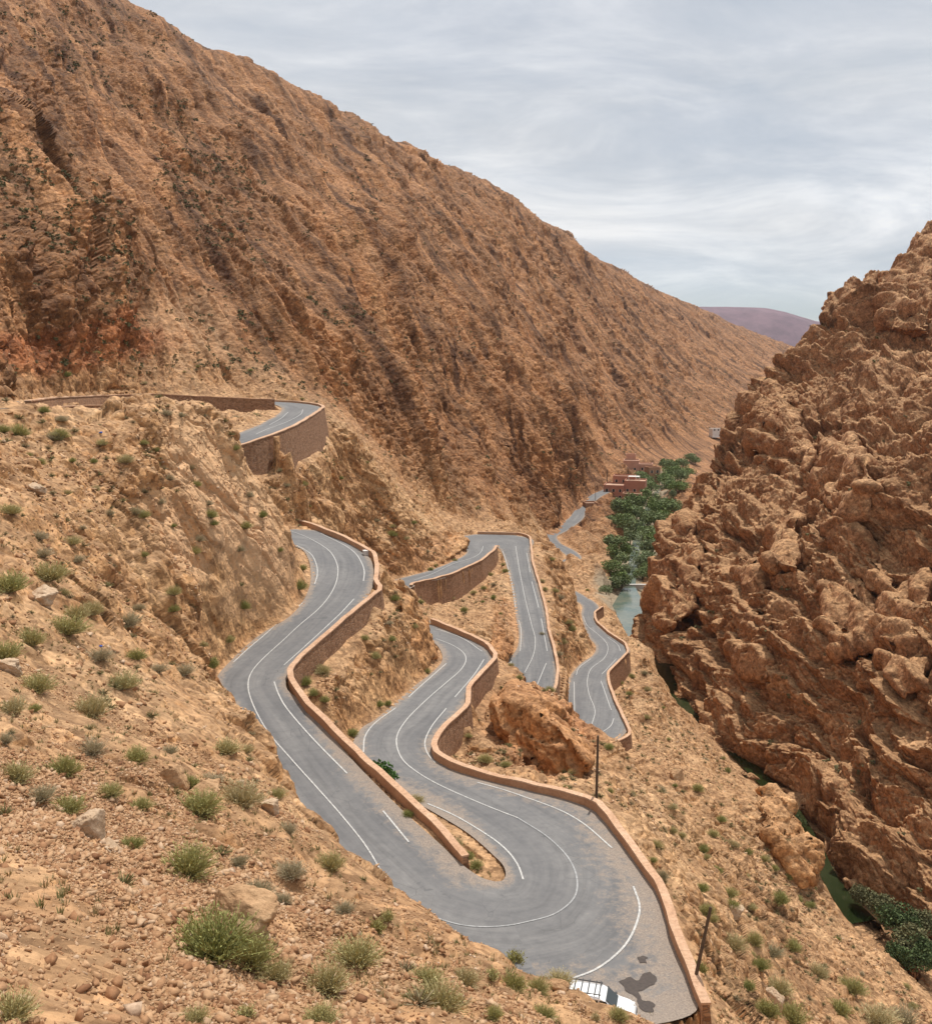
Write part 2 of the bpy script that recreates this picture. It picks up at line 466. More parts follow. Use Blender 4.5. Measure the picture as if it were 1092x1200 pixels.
# slope below the retaining wall of the bend, down to the first strand
ctl([(312, 562, 152), (345, 535, 180), (381, 508, 202), (345, 585, 163), (385, 545, 207), (385, 590, 190), (400, 600, 208), (430, 630, 208), (420, 570, 216), (440, 600, 218), (462, 640, 216), (410, 620, 204), (500, 650, 224), (470, 610, 215), (535, 640, 244), (520, 610, 262), (500, 590, 258), (450, 560, 222), (420, 520, 218), (535, 618, 275)])
# promontory between first and second strand
ctl([(452, 655, 123), (468, 675, 126), (482, 695, 128), (500, 725, 130), (506, 755, 128), (517, 771, 127.5), (460, 720, 116), (490, 745, 121), (480, 780, 112.5), (450, 790, 106), (430, 830, 99), (400, 790, 97), (420, 750, 107), (400, 840, 94), (378, 815, 90), (370, 795, 89.5), (505, 775, 121), (440, 710, 114.5)])
K += [(-16, 140, -35), (-11, 142, -39), (-20, 150, -35), (-24, 168, -30), (-25, 185, -30), (-24, 200, -31), (-6, 168, -46.5), (-8, 184, -48.5), (-6, 196, -50)]
# between third road and second wall
ctl([(487, 705, 200), (524, 694, 214), (549, 680, 228), (561, 668, 236), (579, 656, 248), (520, 720, 190), (550, 740, 178), (580, 760, 170), (590, 775, 172), (580, 700, 212), (590, 740, 190), (560, 710, 205), (595, 720, 203)])
# rock below the second wall, its crest hides the hairpin behind it
ctl([(551, 815, 107), (549, 845, 101), (527, 880, 95), (560, 872, 98), (590, 790, 126), (600, 784, 125), (625, 799, 122.5), (640, 813, 120.5), (660, 828, 118.5), (673, 840, 118), (700, 858, 115), (720, 872, 113), (600, 905, 87), (590, 872, 105), (590, 830, 120), (640, 860, 113), (640, 915, 97), (690, 925, 92), (670, 885, 107)])
K += [(6, 142, -52), (13, 139, -58), (21, 137, -62), (26, 145, -66), (14, 160, -63), (15, 175, -63), (18, 200, -62), (3, 180, -57)]
# between fourth and fifth
ctl([(650, 650, 264), (660, 700, 240), (670, 690, 262), (660, 760, 205), (655, 740, 212), (650, 700, 228), (640, 640, 300), (690, 690, 292), (700, 660, 322), (712, 680, 318), (665, 640, 340), (640, 605, 330), (660, 800, 189), (670, 720, 245), (650, 632, 340), (690, 640, 385), (705, 640, 392), (708, 610, 425), (600, 610, 300), (655, 600, 440)])
# right side slope down to the river
ctl([(720, 900, 119), (760, 900, 146), (800, 900, 166), (840, 905, 183), (700, 900, 102), (720, 930, 97), (750, 960, 97), (800, 960, 119), (850, 960, 140), (890, 945, 160), (918, 962, 150), (932, 985, 146), (945, 1004, 142.5), (850, 1050, 99), (810, 1050, 84), (900, 1050, 122), (938, 1060, 136), (780, 1000, 90), (830, 1000, 109),
     (835, 1150, 66), (850, 1150, 71), (900, 1150, 89), (950, 1150, 104), (1000, 1150, 116), (1040, 1125, 124), (840, 1200, 59), (900, 1200, 76), (1000, 1200, 100), (1080, 1200, 115), (790, 870, 178), (770, 800, 205), (760, 830, 184), (755, 770, 226), (750, 800, 196), (790, 840, 200), (762, 760, 245), (720, 735, 275), (722, 700, 300)])
# river bed and valley floor
RIVER = [tuple(Pz(a, b, z)) for a, b, z in [(1180, 1200, -88), (1110, 1165, -87.4), (1060, 1125, -86.8), (1010, 1080, -86.4), (968, 1040, -86), (945, 985, -85.6), (925, 945, -85.2), (895, 915, -84.8), (860, 880, -84.4), (820, 850, -84), (798, 825, -83.7), (785, 790, -83.4), (765, 765, -83.2), (745, 740, -83), (738, 720, -82.8), (737, 700, -82.6), (738, 685, -82.2), (741, 665, -81.5), (745, 640, -81), (749, 622, -80.6), (757, 600, -80.2), (770, 575, -79.8), (786, 552, -79.3)]]
RIV = catmull(RIVER, 12)
for p in RIVER: K.append((p[0], p[1], p[2] - .5))
ctl([(715, 640, 440), (720, 600, 500), (780, 600, 480), (790, 570, 560), (765, 550, 660), (712, 590, 545), (760, 640, 420), (715, 672, 352), (760, 660, 390), (700, 600, 520), (735, 590, 560), (747, 555, 630)])
# big left flank: straight profiles from its foot to the crest
FLANK = [(-260, 440, 110, -330, 420), (-150, 440, 108, -210, 450), (0, 452, 140, -95, 500), (60, 455, 172, -62, 520), (100, 455, 188, -40, 540), (200, 458, 215, 4, 582), (300, 462, 232, 58, 660), (350, 464, 236, 80, 700), (400, 500, 232, 110, 760), (450, 555, 240, 142, 850), (510, 600, 285, 165, 960), (565, 615, 305, 193, 1080), (600, 612, 330, 205, 1150), (640, 598, 400, 232, 1300),
         (690, 575, 555, 268, 1520), (720, 555, 640, 288, 1680), (750, 533, 720, 309, 1850), (800, 520, 850, 342, 2120), (850, 500, 1000, 362, 2350), (890, 460, 1350, 385, 2550), (930, 440, 1700, 404, 2700)]
CRESTPX = [(180, -6), (210, 12), (245, 35), (300, 58), (345, 78), (400, 110), (440, 135), (470, 152), (495, 160), (513, 165), (540, 178), (565, 193), (600, 205), (640, 232), (690, 268), (720, 288), (748, 308), (770, 320), (815, 345), (850, 362), (890, 385), (925, 402), (935, 405)]
FA = np.array(FLANK, float)
CRA = np.array([(-400, -330), (-330, -280), (-150, -210), (0, -95), (100, -40)] + CRESTPX, float)
for px in list(range(-260, 930, 24)) + [930]:
    yb, Yb, Yr = (np.interp(px, FA[:, 0], FA[:, k]) for k in (1, 2, 4))
    yr = np.interp(px, CRA[:, 0], CRA[:, 1])
    b = PY(px, yb, Yb); r = PY(px, yr, Yr)
    for t in (0, .1, .2, .32, .45, .6, .75, .88, 1):
        q = b + (r - b) * t
        q[2] += -6 * math.sin(math.pi * t) * (1 if px < 650 else 2)
        K.append(tuple(q))
    for t in (1.08, 1.2, 1.4):
        q = b + (r - b) * t; q[2] = r[2] - (t - 1) * (r[2] - b[2]) * .9; K.append(tuple(q))
# far valley end and land beyond the river (hidden under the right cliff)
K += [(260, 1000, -70), (330, 1300, -60), (450, 1700, -40), (900, 2600, 0), (300, 600, -60), (200, 400, -70), (160, 200, -84), (200, 120, -86), (250, 60, -86), (140, 60, -84), (600, 1500, -30), (1200, 2000, 0), (900, 800, -40)]
# the feet of the walls, then the roads themselves away from the walls
WPTS = []
for nm, (pts, th) in WALLS.items():
    P = np.array([p for p, d in pts]); D = np.array([d for p, d in pts])
    R = catmull(P, 8); Dd = np.interp(np.arange(len(R)) / 8, np.arange(len(P)), D)
    acc = 9.
    for k, (p, d) in enumerate(zip(R, Dd)):
        q, dist = road_near(p[0], p[1])
        G = (GA, GB, GC)[int(q[4])]; c = G[int(q[5]), G.shape[1] // 2]
        WPTS.append((p[0], p[1], q[2], d, dist))
        acc += np.linalg.norm(p - R[k - 1]) if k else 0
        if acc < 2.2: continue
        acc = 0.
        v = p[:2] - c[:2]; v /= np.linalg.norm(v)
        K.append((p[0] + v[0] * .2, p[1] + v[1] * .2, q[2] - d))
        K.append((p[0] + v[0] * 2.4, p[1] + v[1] * 2.4, q[2] - d - .9))
WPTS = np.array(WPTS)
for G in (GA, GB, GC):
    n, m, _ = G.shape; last = None
    for i in range(n):
        if last is not None and np.linalg.norm(G[i, m // 2] - last) < 3.5: continue
        last = G[i, m // 2]
        for j in (0, m // 2, m - 1):
            p = G[i, j]; dd = np.hypot(WPTS[:, 0] - p[0], WPTS[:, 1] - p[1]); k = dd.argmin()
            if dd[k] < (2.6 if j != m // 2 else 4.6) and WPTS[k, 3] > (0 if j != m // 2 else 2.2): continue
            K.append(tuple(p))
kk = {}
for p in K: kk.setdefault((round(p[0] / .5), round(p[1] / .5)), p)
NAT = Spline(list(kk.values()), lam=1.5e-3)
print('controls', len(kk), time.time() - T0)

# raster of distance to the roads (0.4 m cells) for the carving
RX0, RX1, RY0, RY1, RC = -125, 190, 40, 680, .3
rx = np.arange(RX0, RX1, RC); ry = np.arange(RY0, RY1, RC)
RD = np.full((len(ry), len(rx)), 99.0, np.float32); RZ = np.zeros_like(RD); RS = np.zeros_like(RD)
near = np.zeros_like(RD, bool)
ii = ((ROADPTS[:, 1] - RY0) / RC).astype(int); jj = ((ROADPTS[:, 0] - RX0) / RC).astype(int)
okm = (ii >= 0) & (jj >= 0) & (ii < len(ry)) & (jj < len(rx))
for i, j in set(zip(ii[okm].tolist(), jj[okm].tolist())): near[max(i - 20, 0):i + 21, max(j - 20, 0):j + 21] = True
for i, j in zip(*np.nonzero(near)):
    q, d = road_near(rx[j], ry[i])
    RZ[i, j] = q[2]; RS[i, j] = q[3]; RD[i, j] = d if q[3] != 0 else 0.0
# edge samples: cells inside the strip but nearest to an edge sample stay within half a sample
RDk = np.maximum(RD - .2, 0)
RWL = np.full_like(RD, 99.0); RWD = np.zeros_like(RD)
WKD = kdtree.KDTree(len(WPTS))
for i, p in enumerate(WPTS): WKD.insert((p[0], p[1], 0), i)
WKD.balance()
for i, j in zip(*np.nonzero(near)):
    _c, _k, RWL[i, j] = WKD.find((rx[j], ry[i], 0)); RWD[i, j] = WPTS[_k, 4]


def raster(A, x, y, default):
    u = (x - RX0) / RC; v = (y - RY0) / RC
    i = np.clip(np.floor(v).astype(int), 0, len(ry) - 2); j = np.clip(np.floor(u).astype(int), 0, len(rx) - 2)
    fu = np.clip(u - j, 0, 1); fv = np.clip(v - i, 0, 1)
    out = (A[i, j] * (1 - fu) + A[i, j + 1] * fu) * (1 - fv) + (A[i + 1, j] * (1 - fu) + A[i + 1, j + 1] * fu) * fv
    bad = (u < 0) | (v < 0) | (u > len(rx) - 1) | (v > len(ry) - 1)
    return np.where(bad, default, out)


RZn = RZ
QUAL = 1.0
# coarse evaluation of the natural surface in (azimuth, log distance), then refined
AZ0, AZ1 = math.radians(-40), math.radians(38)
naz, nr = 300, 620
lr0, lr1 = math.log(3.0), math.log(3400.0)
caz = np.linspace(AZ0, AZ1, naz); clr = np.linspace(lr0, lr1, nr)
A_, L_ = np.meshgrid(caz, clr, indexing='ij')
NZ = NAT(np.exp(L_) * np.sin(A_), np.exp(L_) * np.cos(A_))
def gsm(A, sig, ax):
    k = np.exp(-.5 * (np.arange(-3 * sig, 3 * sig + 1) / sig) ** 2); k /= k.sum(); n = A.shape[ax]
    idx = np.clip(np.arange(n)[:, None] + np.arange(-3 * sig, 3 * sig + 1)[None], 0, n - 1)
    return (np.take(A, idx, axis=ax) * (k[None, :, None] if ax == 0 else k[None, None, :])).sum(ax + 1)


_S = gsm(gsm(NZ, 6, 0), 4, 1)
_px = 546 + FPX * np.tan(A_) * 1.0
_w = smooth(1.12, 1.5, np.exp(L_) * np.cos(A_) / np.interp(_px, FA[:, 0], FA[:, 2])) * (_px < 935)
NZ = NZ * (1 - _w) + _S * _w
NX0, NX1, NY0, NY1, NC = -80.0, 60.0, 55.0, 330.0, .6
nx = np.arange(NX0, NX1 + .1, NC); ny = np.arange(NY0, NY1 + .1, NC)
NXY = NAT(*np.meshgrid(nx, ny))
print('natural surface', time.time() - T0)


def nat(az, lr):
    u = (az - AZ0) / (AZ1 - AZ0) * (naz - 1); v = (lr - lr0) / (lr1 - lr0) * (nr - 1)
    i = np.clip(np.floor(u).astype(int), 0, naz - 2); j = np.clip(np.floor(v).astype(int), 0, nr - 2)
    fu = np.clip(u - i, 0, 1); fv = np.clip(v - j, 0, 1)
    far = (NZ[i, j] * (1 - fu) + NZ[i + 1, j] * fu) * (1 - fv) + (NZ[i, j + 1] * (1 - fu) + NZ[i + 1, j + 1] * fu) * fv
    x = np.exp(lr) * np.sin(az); y = np.exp(lr) * np.cos(az)
    u = (x - NX0) / NC; v = (y - NY0) / NC
    i = np.clip(np.floor(v).astype(int), 0, len(ny) - 2); j = np.clip(np.floor(u).astype(int), 0, len(nx) - 2)
    fu = np.clip(u - j, 0, 1); fv = np.clip(v - i, 0, 1)
    nr_ = (NXY[i, j] * (1 - fu) + NXY[i, j + 1] * fu) * (1 - fv) + (NXY[i + 1, j] * (1 - fu) + NXY[i + 1, j + 1] * fu) * fv
    e = np.minimum(np.minimum(x - NX0, NX1 - x), np.minimum(y - NY0, NY1 - y))
    w = smooth(0, 8, e)
    return far * (1 - w) + nr_ * w


def natxy(x, y):
    return nat(np.arctan2(x, y), np.log(np.sqrt(x * x + y * y)))


# radial sampling: rows are spaced by how much surface they show, so steep ground gets as many as flat ground
def project(x, y, z):
    d = y * CP - z * SP
    return 546 + x / d * FPX, 600 - (y * SP + z * CP) / d * FPX


def adaptive_rows(zf, a0, a1, l0, l1, ncol, nrow, basew, hidden=.16, nfine=3600, sig=7):
    ac = np.linspace(a0, a1, ncol); lf = np.linspace(l0, l1, nfine)
    A, L = np.meshgrid(ac, lf, indexing='ij'); z = zf(A, L)
    x = np.exp(L) * np.sin(A); y = np.exp(L) * np.cos(A)
    px, py = project(x, y, z)
    top = np.minimum.accumulate(py, 1)
    vis_ = py[:, 1:] <= top[:, :-1] + 1.5
    dpy = np.minimum(np.abs(np.diff(py, axis=1)), 6.0)
    ds = np.where(vis_, dpy, dpy * hidden) * ((py[:, 1:] > -60) & (py[:, 1:] < 1300) | False) + basew / nfine
    k = np.exp(-.5 * (np.arange(-3 * sig, 3 * sig + 1) / sig) ** 2); k /= k.sum()
    pad = np.concatenate([np.repeat(ds[:1], 3 * sig, 0), ds, np.repeat(ds[-1:], 3 * sig, 0)])
    ds = sum(k[q] * pad[q:q + ncol] for q in range(len(k)))
    c = np.concatenate([np.zeros((ncol, 1)), np.cumsum(ds, 1)], 1)
    t = np.linspace(0, 1, nrow)
    return ac, np.stack([np.interp(t, c[q] / c[q, -1], lf) for q in range(ncol)])


def widen(ac, rows, az_):
    u = np.interp(az_, ac, np.arange(len(ac))); i = np.clip(u.astype(int), 0, len(ac) - 2); f = (u - i)[:, None]
    return rows[i] * (1 - f) + rows[i + 1] * f


NAZ, NR = int(1560 * QUAL), int(2850 * QUAL)
AZM0, AZM1 = math.radians(-36), math.radians(34)
az = np.linspace(AZM0, AZM1, NAZ)
_ac, _rows = adaptive_rows(nat, AZM0, AZM1, lr0, lr1, 320, NR, 330.0, hidden=.6)
LRg = widen(_ac, _rows, az); AZg = np.repeat(az[:, None], NR, 1)
X = (np.exp(LRg) * np.sin(AZg)).astype(np.float32); Y = (np.exp(LRg) * np.cos(AZg)).astype(np.float32)
Z = nat(AZg, LRg).astype(np.float32)
print('rows', time.time() - T0)
dist = raster(RDk, X, Y, 99.0); rz = raster(RZ, X, Y, 0.0); side = raster(RS, X, Y, 0.0)
wd = raster(RWL, X, Y, 99.0)
wdd = raster(RWD, X, Y, 0.0)
w = np.where(wd < 2.2, 1 - smooth(0.0, .12, dist - np.clip(wdd - .5, 0, 2)), 1 - smooth(0.0, 2.0, dist))
w = np.where(dist < 50, w, 0)
Zr = np.where(dist <= 0.01, rz - .24, Z * (1 - w) + (rz - .1 + .25 * np.minimum(dist, 1.2)) * w)
Z = np.where(dist < 50, Zr, Z).astype(np.float32)
#@@DETAIL
for nx_, ny_, nr0 in ((592, 1030, 3.2), (583, 1034, 2.4)):
    nq = Pz(nx_, ny_, -35.8); Z = np.where((X - nq[0]) ** 2 + (Y - nq[1]) ** 2 < nr0 ** 2, np.minimum(Z, -36.1), Z).astype(np.float32)
riv = np.full(X.shape, 99.0, np.float32); rivz = np.zeros_like(riv)
mm = np.nonzero((Z < -62) & (X > 0))
for k0 in range(0, len(mm[0]), 40000):
    sel = (mm[0][k0:k0 + 40000], mm[1][k0:k0 + 40000])
    d2 = (X[sel][:, None] - RIV[None, :, 0].astype(np.float32)) ** 2 + (Y[sel][:, None] - RIV[None, :, 1].astype(np.float32)) ** 2
    kq = d2.argmin(1); riv[sel] = np.sqrt(d2[np.arange(len(kq)), kq]); rivz[sel] = RIV[kq, 2]
rwid = np.interp(Y, [120, 150, 175, 230, 300, 320, 350, 450], [1.0, 3.0, 1.6, 2.0, 4.5, 5.8, 2.0, 1.8])
Z = np.where(riv < rwid + 3, np.minimum(Z, rivz - .5 + np.clip(riv - rwid, 0, 3) * .45), Z).astype(np.float32)
print('base', time.time() - T0)


PXg, PYg = project(X, Y, Z)
# masks ------------------------------------------------------------
def blob(px, py, rx_, ry_, rot=0.0, y0=0, y1=1e9):
    c, s_ = math.cos(math.radians(rot)), math.sin(math.radians(rot))
    u = ((PXg - px) * c + (PYg - py) * s_) / rx_; v = (-(PXg - px) * s_ + (PYg - py) * c) / ry_
    return np.where((Y > y0) & (Y < y1), 1 - smooth(.65, 1.15, np.sqrt(u * u + v * v)), 0)


def gridnormal(x, y, z):
    def g(a, ax): return np.gradient(a, axis=ax)
    ux, uy, uz = g(x, 0), g(y, 0), g(z, 0); vx, vy, vz = g(x, 1), g(y, 1), g(z, 1)
    nx_ = uy * vz - uz * vy; ny_ = uz * vx - ux * vz; nz_ = ux * vy - uy * vx
    l = np.sqrt(nx_ ** 2 + ny_ ** 2 + nz_ ** 2) + 1e-9
    sgn = np.sign(nz_); sgn[sgn == 0] = 1
    return nx_ / l * sgn, ny_ / l * sgn, nz_ / l * sgn


_sl = np.array([PY(*q) for q in ((205, 520, 103.5), (232, 570, 103), (262, 640, 102.2), (292, 706, 101), (248, 487, 110), (292, 540, 115.5), (336, 612, 118), (345, 655, 117.5), (320, 705, 106))])
_co = np.linalg.lstsq(np.c_[_sl[:, :2], np.ones(len(_sl))], _sl[:, 2], rcond=None)[0]; print('slab plane', _co, np.abs(np.c_[_sl[:, :2], np.ones(len(_sl))] @ _co - _sl[:, 2]).max())
_m = blob(268, 592, 46, 122, -31, 84, 124) * .9 * smooth(0, 2.5, dist)
Z = (Z + np.clip(X * _co[0] + Y * _co[1] + _co[2] - Z, -2.5, 1.2) * _m).astype(np.float32)
NXn, NYn, NZn = gridnormal(X, Y, Z)
steep = 1 - NZn
R_ = np.sqrt(X * X + Y * Y)
flank = smooth(0.0, 22.0, raster(RDk, X, Y, 99.0)) * ((PYg < 470) | (Y > 300))
# how far up the flank: above the road belt
FTOE = np.interp(PXg, FA[:, 0], FA[:, 2])
flank = smooth(0.92, 1.15, Y / FTOE) * (X < 0.42 * Y - 8 * 0)
valley = smooth(9, 3, riv - rwid + fbm(X / 14, Y / 14, 0 * X, 3, 91) * 8) * (Y > 290) * smooth(-66, -72, Z)
flank = flank * (1 - valley)
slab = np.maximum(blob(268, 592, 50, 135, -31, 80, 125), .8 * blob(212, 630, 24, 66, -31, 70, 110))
scar = blob(215, 402, 62, 50, 30, 170, 330)
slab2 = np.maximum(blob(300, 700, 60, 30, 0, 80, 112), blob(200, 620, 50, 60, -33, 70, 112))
prom = blob(465, 735, 50, 75, -30, 85, 145)
rockw = blob(635, 860, 75, 62, 38, 92, 138)
cut3 = np.maximum(blob(500, 650, 60, 22, -12, 195, 262), blob(600, 740, 26, 50, -10, 160, 215))
redcut = blob(60, 420, 140, 26, 0, 100, 400)
lowr = blob(880, 1000, 120, 60, 48, 90, 190)
scarp = (1 - slab) * np.maximum(smooth(.20, .42, steep) * (R_ < 620) * smooth(28, 45, R_), 0)
out = np.maximum.reduce([slab * .12, slab2 * .5, prom, rockw, cut3, redcut, lowr * .8, scarp * .8])
calm = smooth(0.15, 3.0, dist) * np.where(wd < 6, smooth(.4, 3.5, wd), 1.0)   # leave road edges and wall feet alone
# bedding coordinates: beds dip to the right across the view
NB = np.array([.80, .10, .59]); NB /= np.linalg.norm(NB)
TA = np.array([.52, .25, -.82]); TA -= NB * NB.dot(TA); TA /= np.linalg.norm(TA)
TC = np.cross(NB, TA)


def beds(x, y, z):
    return x * NB[0] + y * NB[1] + z * NB[2], x * TA[0] + y * TA[1] + z * TA[2], x * TC[0] + y * TC[1] + z * TC[2]


def ridged(n): return 1 - np.abs(n) * 2


def saw(t, sh=.8):
    f = t - np.floor(t)
    return np.where(f < sh, f / sh, (1 - f) / (1 - sh))


Bc, Ac, Cc = beds(X, Y, Z)
D = np.zeros_like(X)


def flank_pt(px, py):
    d2 = np.where(Y > FTOE, (PXg - px) ** 2 + (PYg - py) ** 2, 1e9) + np.where((Y > 200) & (Y < 1500), 0, 1e9); k = np.unravel_index(d2.argmin(), d2.shape)
    return np.array([X[k], Y[k], Z[k]], float)


q1, q2, q3 = flank_pt(210, 215), flank_pt(370, 415), flank_pt(420, 230)
ft = q2 - q1; ft /= np.linalg.norm(ft); fn = np.cross(ft, q3 - q1); fn /= np.linalg.norm(fn); fn *= np.sign(fn[2]); fw = np.cross(fn, ft)
fw *= -np.sign(fw[2]); fb = .45 * fn + .893 * fw; fc = np.cross(fb, ft)
print('flank bed', ft, fn, fb)
# ---- flank: ribs of tilted beds, gullies, blocky rubble
m = flank > .01
x, y, z = X[m], Y[m], Z[m]
b, a, c = (x * v[0] + y * v[1] + z * v[2] for v in (fb.astype(np.float32), ft.astype(np.float32), fc.astype(np.float32)))
Bc[m] = b; Ac[m] = a; Cc[m] = c
wob = fbm(x / 90, y / 90, z / 90, 3, 5) * 6
bw_ = b + wob
crest = 1 - smooth(.80, 1.0, (Y[m] - FTOE[m]) / (np.interp(PXg[m], FA[:, 0], FA[:, 4]) - FTOE[m])) * .85
big = fbm(b / 42 + wob * .03, a / 190, c / 120, 3, 11)
gate = np.clip(.45 + fbm(x / 80, y / 80, z / 80, 3, 31) * 1.3, 0, 1)
gate2 = np.clip(.5 + fbm(x / 30, y / 30, z / 30, 3, 33) * 1.3, 0, 1)
wob2 = fbm(b / 9, a / 45, c / 25, 3, 8) * 1.6
stepb = saw((bw_ + wob2) / 12.0, .86); stepm = saw((bw_ + wob2 * .8) / 4.6, .85)
ddet = np.zeros_like(b)
for sc_, am, el, sd in ((34, 4.0, 7.0, 1), (13, 2.8, 9.0, 1), (5.6, 1.7, 7.0, 2), (2.5, .7, 4.0, 3)):
    f1, f2, cid = worley((bw_ + wob2 * .4) / sc_, a / (sc_ * el), c / (sc_ * 1.9), 300 + int(sc_ * 10))
    ddet += am * (np.sqrt(np.clip(f2 - f1, 0, 1)) * .7 + (cid - .5) * 1.15) * (gate if sd == 1 else gate2)
gul = ridged(vnoise(a / 120 + wob * .01, c / 34 + wob * .03, .3, 77))
near_ = smooth(1200, 300, R_[m]) * .6 + .4
sc = np.zeros_like(b); rs_ = np.random.default_rng(77)
up = (Y[m] - FTOE[m]) / (np.interp(PXg[m], FA[:, 0], FA[:, 4]) - FTOE[m])
pick = np.nonzero((up > .03) & (up < .93) & (PXg[m] > -60) & (PXg[m] < 860) & (PYg[m] > -40))[0]
wts = np.minimum(R_[m][pick], 900) ** 1.2; pick = rs_.choice(pick, 130, p=wts / wts.sum())
marks = [(float(np.dot(q1, fb)), float(np.dot(q1, ft)) + .5 * float(np.dot(q2 - q1, ft)), .62 * float(np.dot(q2 - q1, ft)), 7.5)]
for k in pick: marks.append((float(b[k]), float(a[k]), float(rs_.uniform(25, 120)) * (1 + .3 * R_[m][k] / 600), float(rs_.uniform(1.5, 6.0 if R_[m][k] > 420 else 3.2))))
bwv = b + fbm(a / 40, c / 40, b / 40, 3, 88) * 2.6
for bi, ai, hl, am in marks:
    q = np.nonzero((np.abs(bwv - bi) < 34) & (np.abs(a - ai) < hl))[0]
    if len(q) == 0: continue
    u = bwv[q] - bi; e = 1 - smooth(.45, 1.0, np.abs(a[q] - ai) / hl)
    sc[q] += am * e * np.where(u < 0, np.exp(u / 11.0), -.35 * np.exp(-np.abs(u - 1.2) / 5.0) * smooth(0, 1.4, u) + (1 - smooth(0, 1.4, u)))
sc = np.clip(sc, -3, 7.5)
r1, r2, rid = worley(x / 6.5, y / 6.5, z / 6.5, 91); r3, r4, rid2 = worley(x / 2.8, y / 2.8, z / 2.8, 92)
sc += (.5 + gate2) * (np.sqrt(np.clip(r2 - r1, 0, 1)) * 1.5 + (rid - .5) * 1.6) * smooth(350, 900, R_[m]) + (.3 + gate2) * (np.sqrt(np.clip(r4 - r3, 0, 1)) * .7 + (rid2 - .5) * .8)
D[m] += 17 * flank[m] * (blob(521, 170, 10, 14)[m] + .5 * blob(538, 182, 16, 10)[m] + .6 * blob(753, 312, 7, 8)[m]) + flank[m] * crest * (big * 5 + sc + stepb * 4.0 * gate + stepm * 2.2 * gate2 + ddet + fbm(b / 2.6, a / 9, c / 5, 3, 41) * .4 - np.clip(gul - .6, 0, 1) * 7 - 2.5)
print('flank', time.time() - T0)
# ---- outcrops near the roads
m = (np.maximum(out, slab) > .01) & (dist > .05)
b, a, c = Bc[m], Ac[m], Cc[m]; x, y, z = X[m], Y[m], Z[m]
wob = fbm(x / 9, y / 9, z / 9, 3, 55) * 1.6 + fbm(x / 2.5, y / 2.5, z / 2.5, 2, 56) * .5
st1 = saw((b + wob) / 3.4, .85); st2 = saw((b + wob * .6) / 1.15, .8)
f1, f2, cid = worley((b + wob) / 2.6, a / 6.0, c / 3.6, 13)
f3, f4, cid2 = worley(b / .9, a / 1.7, c / 1.2, 14)
rock = st1 * 1.1 + st2 * .12 + np.sqrt(np.clip(f2 - f1, 0, 1)) * .9 + cid * 1.2 + np.sqrt(np.clip(f4 - f3, 0, 1)) * .42 + cid2 * .34 + fbm(x / 1.2, y / 1.2, z / 1.2, 3, 61) * .15 - 1.9
e1, e2, eid = worley((b + wob * .5) / 2.4, a / 16.0, c / 5.0, 43)
e3, e4, eid2 = worley((b + wob * .5) / .8, a / 4.0, c / 1.6, 44)
slabd = (eid - .5) * 1.1 - .75 * np.exp(-((e2 - e1) / .07) ** 2) + (eid2 - .5) * .28 - .22 * np.exp(-((e4 - e3) / .09) ** 2) + fbm(x / 1.5, y / 1.5, z / 1.5, 4, 62) * .12
D[m] += .6 * (slab * calm)[m] * slabd
D[m] += (out * calm * smooth(0, 6, riv - rwid))[m] * rock * (1 - .15 * slab[m])
print('outcrops', time.time() - T0)
# ---- slopes between: hummocks, ledges, stones
soil = (1 - flank) * (1 - .8 * out) * (1 - valley) * (1 - .92 * slab)
m = (soil > .01) & (R_ < 700)
x, y, z = X[m], Y[m], Z[m]; b, a, c = Bc[m], Ac[m], Cc[m]
far_ = smooth(40, 110, R_[m])
hum = fbm(x / 9, y / 9, z / 9, 4, 71) * .55 + smooth(320, 350, y) * fbm(x / 22, y / 22, z / 22, 5, 74) * 5 + far_ * fbm(b / 5, a / 14, c / 9, 4, 72) * .9
gate = np.clip(.5 + fbm(x / 11, y / 11, z / 11, 3, 73) * 1.3, 0, 1)
f1, f2, cid = worley(x / .34, y / .34, z / .34, 15)
st = np.sqrt(np.clip(f2 - f1, 0, 1)) * (cid > .35) * (.02 + .05 * cid * cid)
f3, f4, cid2 = worley(x / 1.3, y / 1.3, z / 1.3, 16)
rockl = np.sqrt(np.clip(f4 - f3, 0, 1)) * (cid2 > .6) * (.25 + .5 * cid2) * gate
f5, f6, cid3 = worley(b / 2.6, a / 6.0, c / 4., 19)
ledge = (np.sqrt(np.clip(f6 - f5, 0, 1)) * .9 + cid3 * 1.1) * far_ * np.clip(fbm(x / 16, y / 16, z / 16, 3, 75) * 1.6 + .3, 0, 1)
stf = np.sqrt(np.clip(f4 - f3, 0, 1)) * .3 * far_
rivm = smooth(1.0, 8.0, riv[m] - rwid[m])
D[m] += (soil * calm)[m] * rivm * (hum + st * (.3 + gate) * (1 - far_) + rockl * .8 + ledge + stf)
# valley floor
m = valley > .01
D[m] += valley[m] * fbm(X[m] / 9, Y[m] / 9, .5, 3, 81) * .35 * calm[m]
del f1, f2, f3, f4, f5, f6
amp = D
X = X + NXn * D; Y = Y + NYn * D; Z = Z + NZn * D
print('detail', time.time() - T0)
rockm = NT('hillside_rock')


